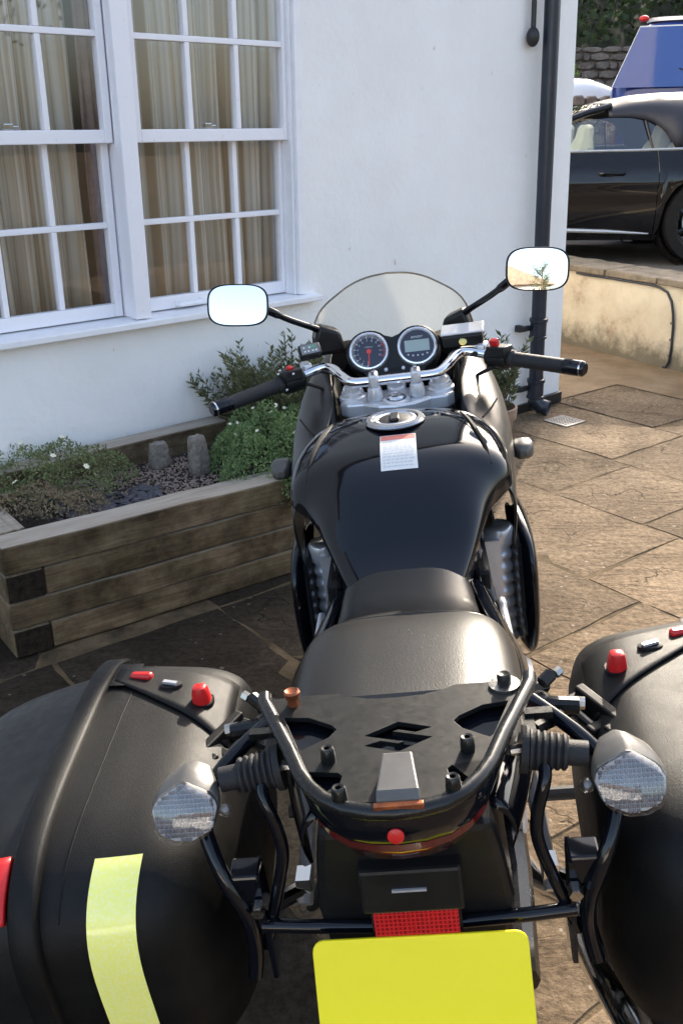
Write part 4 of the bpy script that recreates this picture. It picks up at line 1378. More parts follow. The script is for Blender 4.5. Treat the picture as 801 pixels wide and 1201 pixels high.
# ------------------------------------------------------------------ cars
def car(name, label, loc, rot, paint, roofmat, inner, glass, roofgrp=True, s=1.0):
    t = thing(name, label, 'car', loc, rot)
    HW = 0.93
    belt = [(-3.75, .50), (-3.6, .64), (-3.2, .74), (-2.75, .80), (-1.9, .865), (-1.2, .872), (-.3, .885), (.35, .905), (.8, .87), (1.02, .76), (1.1, .58)]
    def beltz(x): return interp(belt, x)[0]
    wheels = (-2.75, 0.0)
    RA = 0.385; WZ = 0.345
    def lower(x):
        z = 0.20
        for w in wheels:
            d = abs(x - w)
            if d < RA:
                z = max(z, WZ + math.sqrt(RA * RA - d * d))
        return z
    def plan(x):     # half width along the length
        return interp([(-3.75, .55), (-3.6, .74), (-3.2, .86), (-2.6, .92), (-1, .93), (0, .945), (.6, .92), (.95, .80), (1.1, .60)], x)[0]
    def yof(x, z):
        b = beltz(x); w = plan(x)
        k = (z - 0.2) / max(0.05, b - 0.2)
        return w * (1 - 0.035 * (2 * k - 0.95) ** 2 - 0.075 * max(0, k - 0.80) / 0.20 - (0.05 * (0.12 - k) / 0.12 if k < 0.12 else 0)) + (0.012 if 0.62 < k < 0.74 else 0)
    ks = [0, .04, .10, .2, .35, .5, .60, .64, .68, .74, .80, .86, .92, .97, 1.0]
    def side(xa, xb, sy, mbx, n):
        rows_ = []
        for i in range(n + 1):
            x = lerp(xa, xb, i / n)
            lo = lower(x); hi = beltz(x)
            rows_.append([(x, sy * yof(x, lerp(lo, hi, k)), lerp(lo, hi, k)) for k in ks])
        mbx.grid(rows_)
    mb = MB()
    D0, D1 = -1.72, -0.43
    mr_ = MB()
    for sy in (-1, 1):
        side(-3.75, D0 - 0.005, sy, mb, 44)
        side(D1 + 0.005, 1.1, sy, mr_, 44)
    # top of bonnet and boot, bumpers
    def deck(xa, xb, n, mb):
        rows_ = []
        for i in range(n + 1):
            x = lerp(xa, xb, i / n); b = beltz(x); w = yof(x, b)
            rows_.append([(x, w * c, b + 0.05 * (1 - c * c) * min(1, (x + 3.75) / 0.5 + .2)) for c in (-1, -.8, -.5, 0, .5, .8, 1)])
        mb.grid(rows_)
    deck(-3.75, -1.74, 14, mb); deck(0.62, 1.1, 8, mr_)
    for x, mq in ((-3.75, mb), (1.1, mr_)):
        mq.add([(x, -yof(x, .2), .2), (x, yof(x, .2), .2), (x, yof(x, beltz(x)), beltz(x)), (x, -yof(x, beltz(x)), beltz(x))], [(0, 1, 2, 3)])
    obj('front_body', mb, paint, t, smooth=True, autosm=40)
    obj('rear_body', mr_, paint, t, smooth=True, autosm=40)
    for sy in (-1, 1):
        mb = MB(); side(D0, D1, sy, mb, 16)
        d = obj('door', mb, paint, t, smooth=True, autosm=40)
        h = MB()
        xh, zh = -0.79, 0.715
        yh = sy * yof(xh, zh)
        h.tube([(xh - 0.10, yh + sy * 0.004, zh), (xh - 0.085, yh + sy * 0.028, zh + 0.004), (xh + 0.075, yh + sy * 0.028, zh + 0.004), (xh + 0.09, yh + sy * 0.004, zh)], 0.013, 8)
        obj('handle', h, paint, d, smooth=True)
        cpm = MB().ball((xh - 0.005, yh + sy * 0.002, zh - 0.008), (0.045, 0.008, 0.032), 12, 6)
        obj('dark_recess_patch', cpm, M['dark'], d, smooth=True)
        st = MB()
        st.tube([(x, sy * (yof(x, lerp(.2, beltz(x), z)) + 0.006), lerp(.2, beltz(x), z)) for x, z in ((-2.2, .16), (-1.4, .14), (-.8, .11), (-.46, .08))], [.012, .02, .016, .006], 8)
        obj('sill_highlight', st, M['trimgrey'], t, smooth=True)  # bright tube drawn for the highlight running along the sill
        bt = MB()
        bt.tube([(x, sy * (yof(x, beltz(x)) - 0.004), beltz(x) + 0.008) for x in (-1.7, -1.2, -.6, -.1, .1)], 0.011, 6)
        obj('belt_trim', bt, M['trimgrey'], t, smooth=True)
    # inner tub
    mb = MB()
    mb.b2((-1.75, -0.80, 0.35), (0.6, 0.80, 0.60)); mb.b2((-3.3, -0.55, 0.2), (0.85, 0.55, 0.348))
    for w in wheels:
        mb.b2((w - RA - .02, -0.62, 0.2), (w + RA + .02, 0.62, 0.70))
    obj('underbody', mb, M['dark'], t)
    # cabin
    def ycab(z): return 0.80 - (z - 0.87) * 0.52
    edge = [(-.80, 1.135), (-.6, 1.130), (-.5, 1.112), (-.44, 1.09), (-.38, 1.045), (-.33, .99), (-.29, .925), (-.27, .892), (0, .892), (.3, .90), (.55, .905), (.74, .90)]
    topz = [(-.80, 1.235), (-.6, 1.285), (-.3, 1.318), (0, 1.315), (.3, 1.22), (.55, 1.06), (.74, .93)]
    rows_ = []
    for i in range(45):
        x = lerp(-.80, .74, i / 44)
        ze, zt = interp(edge, x)[0], interp(topz, x)[0]
        r = []
        for k in range(15):
            a = PI * k / 14
            c, s_ = math.cos(a), math.sin(a)
            r.append((x, ycab(ze) * math.copysign(abs(c) ** 0.55, c), ze + (zt - ze) * abs(s_) ** 0.75))
        rows_.append(r)
    obj('soft_top' if roofgrp else 'roof', MB().grid(rows_), roofmat, t, smooth=True, solid=0.012, autosm=60)
    # windscreen with its pillars
    mb = MB()
    rows_ = []
    for i in range(5):
        u = i / 4
        x = lerp(-1.78, -0.82, u); z = lerp(.885, 1.225, u)
        w = ycab(z) - 0.02
        rows_.append([(x - 0.16 * (1 - c * c) , w * c, z + 0.015 * (1 - c * c)) for c in (-1, -.6, 0, .6, 1)])
    obj('windscreen', MB().grid(rows_), glass, t, smooth=True, autosm=180)
    for sy in (-1, 1):
        p = MB().tube([(-1.80, sy * (ycab(.88) + .01), .88), (-1.3, sy * ycab(1.05), 1.055), (-.98, sy * (ycab(1.16)), 1.165), (-.78, sy * ycab(1.19), 1.215)], 0.028, 8)
        obj('pillar', p, paint, t, smooth=True)
        glz = [(-1.62, .885), (-.47, .885), (-.53, 1.108), (-.62, 1.126), (-.78, 1.128), (-.98, 1.112), (-1.25, 1.03), (-1.5, .93)]
        g_ = MB().add([(x, sy * ycab(z), z) for x, z in glz], [tuple(range(len(glz)))])
        obj('side_window', g_, glass, t)
        qz = [(-.44, .89), (-.285, .89), (-.33, .985), (-.39, 1.05), (-.49, 1.098)]
        g_ = MB().add([(x, sy * ycab(z), z) for x, z in qz], [tuple(range(len(qz)))])
        obj('quarter_window', g_, glass, t)
        fr = MB().tube([(-.455, sy * (ycab(.88) + .004), .885), (-.51, sy * (ycab(1.1) + .004), 1.105)], 0.010, 6)
        obj('window_bar', fr, M['iron'], t)
    # interior
    for (x, y) in ((-1.0, -.38), (-1.0, .38), (-.15, -.36), (-.15, .36)):
        mb = MB()
        mb.rings([[(x + a * 1.0 + dx, y + b, z) for a, b in sup(12, .09 * k, .23 * k, 3)] for z, k, dx in ((.50, 1.2, -.08), (.72, 1.15, 0), (.90, 1.0, .06), (.97, .7, .08), (1.05, .62, .09), (1.08, .4, .09))])
        mb.box((x - .28, y, .56), (.5, .46, .14))
        obj('seat', mb, inner, t, smooth=True)
    mb = MB().b2((-1.95, -.72, .70), (-1.50, .72, .88))
    obj('dashboard', mb, inner, t, bevel=0.05)
    wc = Vector((-1.33, .38, .90)); ax = Vector((0.9, 0, 0.42)).normalized()
    u = ax.cross(Vector((0, 1, 0))).normalized()
    ringp = [wc + (Vector((0, 1, 0)) * math.cos(2 * PI * k / 20) + u * math.sin(2 * PI * k / 20)) * 0.18 for k in range(21)]
    mb = MB().tube(ringp, 0.015, 6); mb.tube([ringp[0], wc, ringp[10]], 0.015, 6); mb.tube([wc, wc - ax * .2], 0.025, 6)
    obj('steering_wheel', mb, M['iron'], t, smooth=True)
    for w in wheels:
        for sy in (-1, 1):
            yc = sy * (plan(w) - 0.115)
            tp = [(0.255, -.105), (0.33, -.10), (0.345, -.07), (0.347, 0), (0.345, .07), (0.33, .10), (0.255, .105), (0.25, 0)]
            wh = obj('wheel', MB().lathe(tp + [tp[0]], (w, yc, .345), (0, sy, 0), 36, cap=False), M['tyre'], t, smooth=True)
            rm = MB().lathe([(0.252, -.09), (0.252, .08), (0.262, .10), (0.24, .098), (0.225, .07), (0.225, -.09)], (w, yc, .345), (0, sy, 0), 36, cap=False)
            for k in range(9):
                a = 2 * PI * k / 9
                d = Vector((math.cos(a), 0, math.sin(a)))
                c0 = Vector((w, yc + sy * .075, .345))
                rm.tube([c0 + d * 0.03, c0 + d * 0.15 - Vector((0, sy * .01, 0)), c0 + d * 0.245 + Vector((0, sy * .012, 0))], [.026, .018, .022], 6)
            rm.lathe([(0.001, .085), (.045, .085), (.06, .07), (.06, -.05)], (w, yc, .345), (0, sy, 0), 16)
            obj('rim', rm, M['satin'] if paint is M['carpaint'] else M['alu'], wh, smooth=True)
            obj('brake_disc', MB().lathe([(0.05, .0), (.17, .0), (.17, -.02), (.05, -.02)], (w, yc, .345), (0, sy, 0), 24), M['alu_cast'], wh)
            cav = MB().lathe([(RA + .004, -.12), (RA + .004, .095)], (w, yc, WZ), (0, sy, 0), 36, cap=False)
            obj('wheel_arch', cav, M['dark'], t)
        # lamps
    for sy in (-1, 1):
        obj('headlight', MB().ball((-3.52, sy * .60, .60), (.10, .12, .06)), M['clear_lens'], t, smooth=True)
        obj('tail_light', MB().ball((1.04, sy * .58, .68), (.06, .13, .05)), M['redrefl'], t, smooth=True)
        mm = MB().ball((-1.45, sy * .98, .93), (.06, .10, .055)); mm.tube([(-1.45, sy * .86, .89), (-1.45, sy * .95, .92)], .02, 6)
        obj('door_mirror', mm, paint, t, smooth=True)
    return t
car('parked_car', 'glossy black convertible with dark soft top parked above the cream wall', (2.98, 8.93, TZ), (0, 0, rad(-1.0)), M['carpaint'], M['canvas'], M['cream_leather'], M['carglass'])
car('parked_car', 'white car parked behind the lower rubble stone wall', (3.20, 13.9, 0.80), (0, 0, rad(2)), M['whitecar'], M['whitecar'], M['dark'], M['carglass'], False)

# blue van, rear end towards us
van = thing('parked_van', 'tall blue van behind the black convertible with a red lamp on its roof', 'van', (3.72, 10.42, TZ), (0, 0, rad(-19)))
vs = [(-0.15, 0.30, 0.90), (0.28, 0.2, .95), (0.75, 0.05, 1.0), (1.20, 0.0, 1.03), (1.42, 0.02, 1.02), (1.75, 0.05, 0.90), (1.95, 0.08, 0.80), (2.02, 0.12, 0.74), (2.065, 0.25, .62)]
rows_ = []
for (z, y0, w) in vs[1:]:
    out = []
    for x, y in sup(40, 1.0, 2.35, 9):
        out.append((x * w, y0 * 0 + 2.35 + y * (1 - y0 * 0.03) + (y0 if y < 0 else 0), z))
    rows_.append(out)
obj('body', MB().rings(rows_), M['blue'], van, smooth=True, autosm=30)
gl_ = [(-.955, 1.43), (.955, 1.43), (.735, 1.985), (-.735, 1.985)]
obj('rear_window', MB().add([(x, -0.022 + (z - 1.42) * 0.13, z) for x, z in gl_], [(0, 1, 2, 3)]), M['blueglass'], van, solid=0.006)
obj('edge_glint', MB().tube([(-.955, -0.018 + .0013, 1.43), (-.735, .055, 1.99), (.735, .055, 1.99)], .008, 6), M['whitecar'], van, smooth=True)  # white tube painting the reflection along the glass edge
obj('rear_wiper', MB().tube([(0.05, -.03, 1.46), (-.32, .0, 1.60)], .008, 6), M['iron'], van)
obj('roof_sky_sheen', MB().rings([[(x * .72, 2.33 + y, z) for x, y in sup(40, 1.0, 2.16, 9)] for z in (2.05, 2.085)]), M['whitecar'], van, smooth=True, autosm=30)  # white slab in place of the sky mirrored in the roof
obj('roof_lamp', MB().ball((-0.735 + 0.02, 0.20, 2.075), (.052, .04, .03)), M['red'], van, smooth=True)
for w in (0.8, 3.8):
    for sx in (-1, 1):
        wh = obj('wheel', MB().lathe([(0.2, -.1), (.31, -.1), (.335, -.06), (.335, .06), (.31, .1), (.2, .1), (.2, -.1)], (sx * .86, w, .335), (sx, 0, 0), 28, cap=False), M['tyre'], van, smooth=True)
        obj('rim', MB().lathe([(.001, .06), (.19, .07), (.2, .09), (.2, -.05)], (sx * .86, w, .335), (sx, 0, 0), 24), M['alu'], wh, smooth=True)
for sx in (-1, 1):
    obj('tail_light', MB().b2((sx * .93 - .06, -0.02, .75), (sx * .93 + .06, .08, 1.2)), M['redrefl'], van, bevel=0.02)

# ================================================================== MOTORCYCLE
# modelled upright in its own frame: x right, y forward, z up; it leans on its side stand
YAW, LEAN = rad(-3.4), rad(-6.85)
SH = (0, 1.75, 0)
BM = Matrix.Rotation(YAW, 4, 'Z') @ Matrix.Rotation(LEAN, 4, 'Y')
bike = thing('motorcycle', 'black touring motorcycle with two hard panniers and a yellow number plate seen from behind', 'motorcycle',
             BM @ Vector(SH) + Vector((0.12, 0, 0)), (0, LEAN, YAW))

def bp(name, mb, m, parent=None, **kw):
    kw.setdefault('smooth', True)
    return obj(name, mb, m, parent or bike, shift=SH, **kw)

# ---- wheels
def wheel(y, R, w, spokes):
    tw = w / 2
    t = bp('wheel', MB().lathe([(R - .10, -tw * .8), (R - .05, -tw), (R - .015, -tw * .72), (R, 0), (R - .015, tw * .72), (R - .05, tw), (R - .10, tw * .8), (R - .11, 0), (R - .10, -tw * .8)], (0, y, R), (1, 0, 0), 40, cap=False), M['tyre'])
    r = MB().lathe([(R - .10, -tw * .8), (R - .09, -tw * .85), (R - .12, -tw * .6), (R - .12, tw * .6), (R - .09, tw * .85), (R - .10, tw * .8)], (0, y, R), (1, 0, 0), 40, cap=False)
    for k in range(spokes):
        a = 2 * PI * k / spokes
        d = Vector((0, math.cos(a), math.sin(a)))
        c = Vector((0, y, R))
        r.tube([c + d * .03, c + d * (R - .115)], [.024, .016], 8)
    r.lathe([(.045, -.07), (.045, .07)], (0, y, R), (1, 0, 0), 16)
    bp('rim', r, M['satin'], t)
    bp('brake_disc', MB().lathe([(.09, .055), (.145, .055), (.145, .060), (.09, .060), (.09, .055)], (0, y, R), (-1, 0, 0), 32, cap=False), M['alu'], t)
wheel(1.10, 0.312, 0.175, 6)
wheel(2.55, 0.300, 0.120, 6)
# ---- frame, engine, swing arm, forks
mb = MB()
for sx in (-1, 1):
    mb.tube([(sx * .12, 1.10, .31), (sx * .13, 1.30, .33), (sx * .12, 1.58, .42)], [.032, .036, .045], 10)
    mb.tube([(sx * .14, 1.55, .40), (sx * .145, 1.52, .68), (sx * .13, 1.60, .77), (sx * .07, 2.18, .88)], .020, 10)
    mb.tube([(sx * .13, 1.50, .72), (sx * .12, 1.15, .80), (sx * .10, .86, .86)], .016, 10)
    mb.tube([(sx * .14, 1.55, .40), (sx * .15, 1.95, .24), (sx * .13, 2.12, .45), (sx * .06, 2.2, .86)], .018, 10)
bp('frame', mb, M['satin'])
mb = MB()
mb.b2((-.17, 1.55, .22), (.17, 2.0, .52)); mb.b2((-.15, 1.72, .52), (.15, 2.05, .74)); mb.b2((-.19, 1.62, .28), (-.171, 1.9, .46)); mb.b2((.171, 1.62, .28), (.19, 1.9, .46))
bp('engine', mb, M['dark'], bevel=.02)
for sx in (-1, 1):
    mb = MB()
    mb.b2((min(sx * .13, sx * .195), 1.86, .44), (max(sx * .13, sx * .190), 2.03, .71))
    pf = [(.001, .44)]
    for k in range(8):
        z = .445 + k * .029
        pf += [(.0245, z), (.0245, z + .006), (.0305, z + .009), (.0310, z + .016), (.0300, z + .022), (.0245, z + .0255)]
    mb.lathe(pf + [(.026, .682), (.033, .688), (.033, .722), (.028, .730), (.001, .731)], (sx * .190, 1.905, 0), (0, 0, 1), 20)
    bp('cylinder_fins', mb, M['alu_cast'], autosm=60)
    bp('crank_cover', MB().lathe([(.085, .0), (.085, .03), (.07, .045), (.001, .048)], (sx * .19, 1.80, .37), (sx, 0, 0), 24), M['alu_cast'])
    bp('fork', MB().tube([(sx * .100, 2.125, 1.005), (sx * .100, 2.28, .70)], .0225, 14).tube([(sx * .100, 2.275, .71), (sx * .100, 2.54, .29)], [.030, .032], 14), M['alu'])
bp('mudguard', MB().grid([[(x * .075, 2.55 + .335 * math.cos(a), .30 + .335 * math.sin(a) + (.012 if abs(x) < .9 else -.02)) for x in (-1, -.7, 0, .7, 1)] for a in [rad(20 + 13 * k) for k in range(11)]]), M['gloss'], solid=.004)
bp('radiator', MB().b2((-.17, 2.13, .42), (.17, 2.17, .72)), M['dark'], bevel=.006)

# ---- tank
TANK = [(1.42, .080, .812, .800, .775, .076), (1.47, .100, .838, .815, .778, .095), (1.52, .121, .872, .838, .780, .110), (1.57, .142, .921, .862, .785, .122),
        (1.61, .158, .955, .880, .788, .130), (1.64, .176, .975, .890, .789, .136), (1.67, .202, .990, .899, .790, .142), (1.70, .2115, .999, .904, .791, .148), (1.77, .211, 1.0105, .914, .793, .155), (1.83, .200, 1.012, .925, .795, .158),
        (1.90, .180, 1.005, .935, .80, .150), (1.97, .150, .985, .93, .81, .130), (2.03, .115, .955, .92, .83, .105)]
TE = 2.8
def tank_ring(y, n=26):
    w, zt, zs, zb, wb = interp(TANK, y)
    up = []
    for k in range(n + 1):
        a = PI * k / n
        c, s = math.cos(a), math.sin(a)
        up.append((w * math.copysign(abs(c) ** (2 / TE), c), y, zs + (zt - zs) * abs(s) ** (2 / TE)))
    lowr = [(-(lerp(wb, w, t) - .020 * math.sin(PI * t)), y, lerp(zb, zs, t)) for t in (.92, .7, .45, .2, 0)]
    lowl = [(lerp(wb, w, t) - .020 * math.sin(PI * t), y, lerp(zb, zs, t)) for t in (0, .2, .45, .7, .92)]
    return up + lowr + lowl
def tank_top(x, y):
    w, zt, zs, zb, wb = interp(TANK, y)
    return zs + (zt - zs) * max(0, 1 - abs(x / w) ** TE) ** (1 / TE)
tank = bp('tank', MB().rings([tank_ring(lerp(1.42, 2.03, i / 90)) for i in range(91)]), M['gloss'], autosm=28)
for sx in (-1, 1):     # dark slots on the shoulders
    pts = []
    for k in range(7):
        t = k / 6
        y = lerp(1.66, 1.87, t); x = sx * lerp(.172, .130, t)
        pts.append((x, y, tank_top(x, y) + .001))
    bp('vent_slot', MB().tube(pts, [.001, .004, .005, .005, .0045, .003, .001], 6), M['dark'], tank)
ct = (0, 1.80, 1.0125)
cap = bp('filler_cap', MB().lathe([(.046, .001), (.0575, .001), (.059, .004), (.056, .0085), (.047, .0095), (.045, .006)], ct, (0, -.02, 1), 40, cap=False), M['capring'], tank)
bp('lid', MB().lathe([(.0005, .0075), (.030, .0075), (.034, .0060), (.0455, .0055)], ct, (0, -.02, 1), 36, cap=False), M['plastic'], cap)
bp('key_cover', MB().box((0, 1.80, 1.0225), (.018, .046, .006)), M['satin'], cap, bevel=.002)
bp('lid_rim', MB().lathe([(.033, .0065), (.0375, .0085), (.041, .0070)], ct, (0, -.02, 1), 36, cap=False), M['alu'], cap)
# printed warning label on the tank
def patch(x0, x1, y0, y1, off, nx=8, ny=8):
    return MB().grid([[(lerp(x0, x1, i / nx), lerp(y0, y1, j / ny), tank_top(lerp(x0, x1, i / nx), lerp(y0, y1, j / ny)) + off) for i in range(nx + 1)] for j in range(ny + 1)])
lab = bp('warning_label', patch(-.029, .0385, 1.632, 1.732, .0008), M['white_print'], tank)
bp('red_heading', patch(-.0275, .037, 1.713, 1.730, .0012, 6, 2), pbr('faded_red_print', (.60, .14, .10), .5, col2=(.66, .22, .17), vscale=60), lab)
gp = pbr('grey_print', (.50, .50, .52), .5, col2=(.58, .58, .60), vscale=80)
rg = random.Random(4)
mb = MB()
for k in range(10):
    y = 1.707 - k * .0073
    x = -.024
    while x < .030:
        w = rg.uniform(.003, .010)
        x2 = min(.034, x + w)
        sub = patch(x, x2, y - .0026, y, .0012, 2, 1)
        mb.add(sub.v, sub.f)
        x = x2 + .0022
bp('small_print', mb, gp, lab)

# ---- seat
SEAT = [(.90, .135, .893, .81), (.96, .150, .893, .80), (1.04, .157, .890, .80), (1.14, .160, .884, .795), (1.22, .158, .875, .79), (1.275, .150, .862, .785), (1.315, .136, .845, .78),
        (1.35, .124, .832, .775), (1.40, .119, .828, .77), (1.45, .115, .836, .77), (1.485, .110, .845, .775), (1.508, .100, .849, .78), (1.52, .082, .848, .785)]
rows_ = []
for i in range(49):
    y = lerp(.90, 1.52, i / 48)
    w, zt, zb = interp(SEAT, y)
    r = []
    for k in range(25):
        a = PI * k / 24
        c, s = math.cos(a), math.sin(a)
        e = 3.6 if y < 1.3 else lerp(3.6, 3.3, min(1, (y - 1.3) / .1))
        r.append((w * math.copysign(abs(c) ** (2 / e), c), y, zb + (zt - zb) * abs(s) ** (2 / e)))
    rows_.append(r)
bp('seat', MB().rings(rows_), M['seat'], autosm=60)
ws_, zt_, zb_ = interp(SEAT, 1.298)
pp_ = []
for k in range(3, 22):
    a = PI * k / 24
    c, s_c = math.cos(a), math.sin(a)
    pp_.append(((ws_ + .0005) * math.copysign(abs(c) ** (2 / 3.6), c), 1.298 - .006 * abs(c), zb_ + (zt_ + .0006 - zb_) * abs(s_c) ** (2 / 3.6)))
bp('seat_piping', MB().tube(pp_, .0016, 6), M['seat'])
# side and tail panels
for sx in (-1, 1):
    rows_ = []
    for (y, xo, zt, zb) in ((.80, .110, .875, .80), (.95, .150, .868, .77), (1.10, .168, .845, .745), (1.22, .176, .820, .72), (1.34, .165, .795, .69), (1.46, .150, .785, .63), (1.56, .142, .775, .58)):
        rows_.append([(sx * (xo - .035), y, zt + .006), (sx * (xo - .012), y, zt + .004), (sx * xo, y, zt - .018), (sx * (xo + .004), y, lerp(zt, zb, .5)), (sx * (xo - .012), y, zb)])
    bp('tail_panel', MB().grid(rows_), M['gloss'], solid=.004, subsurf=1)
    bp('side_panel', MB().grid([[(sx * .128, y, .78), (sx * .158, y, .70), (sx * .16, y, .60)] for y in (1.36, 1.48, 1.6, 1.66)]), M['satin'], solid=.004)
    bp('frame_plate', MB().b2((min(sx * .158, sx * .172), 1.42, .56), (max(sx * .158, sx * .172), 1.56, .735)), M['alu_cast'], bevel=.006)

# ---- upper fairing
FAIR = [(1.70, .185, .905, .208, .890, .218, .840, .205, .760), (1.80, .168, .948, .214, .934, .228, .870, .216, .740), (1.95, .145, .972, .224, .950, .242, .885, .232, .72),
        (2.10, .140, .992, .232, .968, .253, .885, .240, .69), (2.28, .155, 1.03, .225, 1.00, .250, .890, .235, .69), (2.48, .150, 1.04, .195, 1.00, .215, .90, .185, .70), (2.66, .110, 1.01, .14, .97, .15, .89, .12, .74), (2.76, .045, .96, .06, .94, .06, .88, .05, .79)]
def fring(y):
    f = interp(FAIR, y)
    return [(f[0], f[1]), (f[2], f[3]), (f[4], f[5]), (f[6], f[7])]
for sx in (-1, 1):
    rows_ = []
    for i in range(28):
        y = lerp(1.70, 2.76, i / 27)
        rows_.append([(sx * x, y, z) for x, z in fring(y)])
    fp = bp('fairing', MB().grid(rows_), M['fairing'], solid=.005, subsurf=2)
    bp('panel_gap', MB().tube([(sx * .178, 1.93, .9635), (sx * .200, 1.99, .963), (sx * .219, 2.05, .966)], .0022, 6), M['dark'], fp)
    ck = MB()
    ck.add([(sx * .148, 1.99, .962), (sx * .150, 2.30, 1.02), (sx * .128, 2.34, .84), (sx * .125, 2.06, .80)], [(0, 1, 2, 3)])
    bp('inner_panel', ck, M['plastic'], solid=.006)
    # mirror mounts: chunky black blocks on the screen corners
    mm = MB().rings([[(sx * (x_ + .0), y_, z_) for x_, y_, z_ in ((.112, 2.27, 1.06 + k * 0), (.196, 2.25, 1.06), (.205, 2.33, 1.05), (.13, 2.36, 1.05))] if k == 0 else
                     [(sx * x_, y_, z_) for x_, y_, z_ in ((.122, 2.265, 1.112), (.172, 2.25, 1.135), (.182, 2.31, 1.132), (.135, 2.34, 1.11))] for k in (0, 1)])
    bp('mirror_mount', mm, M['plastic'], bevel=.010)
bp('nose', MB().rings([[(a * w, y, zc + b * h) for a, b in sup(20, 1, 1, 3)] for y, w, zc, h in ((2.40, .15, .92, .11), (2.60, .135, .90, .10), (2.72, .09, .89, .08), (2.765, .05, .89, .05))]), M['gloss'])
bp('headlight', MB().ball((0, 2.735, .885), (.07, .045, .055)), M['clear_lens'])
# ---- windscreen
prof = [(0, 1.224), (.05, 1.2195), (.09, 1.208), (.13, 1.187), (.155, 1.171), (.173, 1.152), (.184, 1.130), (.190, 1.105)]
def scr(u, v):
    a = abs(u)
    xt = a * .190
    zt = interp(prof, xt)[0]
    yt = 2.345 - 1.9 * xt * xt
    xb = a * .205
    yb = 2.545 - 4.6 * xb * xb
    zb = 1.03
    x = lerp(xb, xt, v); y = lerp(yb, yt, v) ; z = lerp(zb, zt, v)
    y += .012 * math.sin(PI * v)
    return (math.copysign(x, u), y, z)
ws = bp('windscreen', MB().grid([[scr(-1 + 2 * i / 40, j / 10) for i in range(41)] for j in range(11)]), M['screen'], autosm=180)
ed = [scr(-1, v / 6) for v in range(0, 6)] + [scr(-1 + 2 * i / 40, 1) for i in range(41)] + [scr(1, v / 6) for v in range(5, -1, -1)]
bp('edge_trim', MB().tube(ed, .0022, 6), M['screen_edge'], ws)

# ---- instruments
IC = Vector((0, 2.20, 1.062)); IN = Vector((0, -math.cos(rad(32)), math.sin(rad(32)))); IU = Vector((1, 0, 0)); IV = Vector((0, math.sin(rad(32)), math.cos(rad(32))))
def ip(u, v, h=0.0):
    return IC + IU * u + IV * v + IN * h
def outline(r, dx, dip, bot, n=16):
    pts = []
    for k in range(n + 1):
        a = lerp(-70, 150, k / n)
        pts.append((dx + r * math.cos(rad(a)), .004 + r * math.sin(rad(a))))
    right = [p for p in pts if p[0] > .012]
    left = [(-p[0], p[1]) for p in reversed(right)]
    return right + [(0, dip)] + left + [(-.06, bot), (.06, bot)]
hs = bp('instrument_cluster', MB().rings([[ip(u * k, v * k, h) for u, v in outline(.0535, .056, .035, -.068)] for k, h in ((.86, -.075), (1.0, -.03), (1.0, .006), (.97, .010))]), M['plastic'], autosm=50)
def needle_dir(deg):
    return Vector((math.cos(rad(deg)), math.sin(rad(deg))))
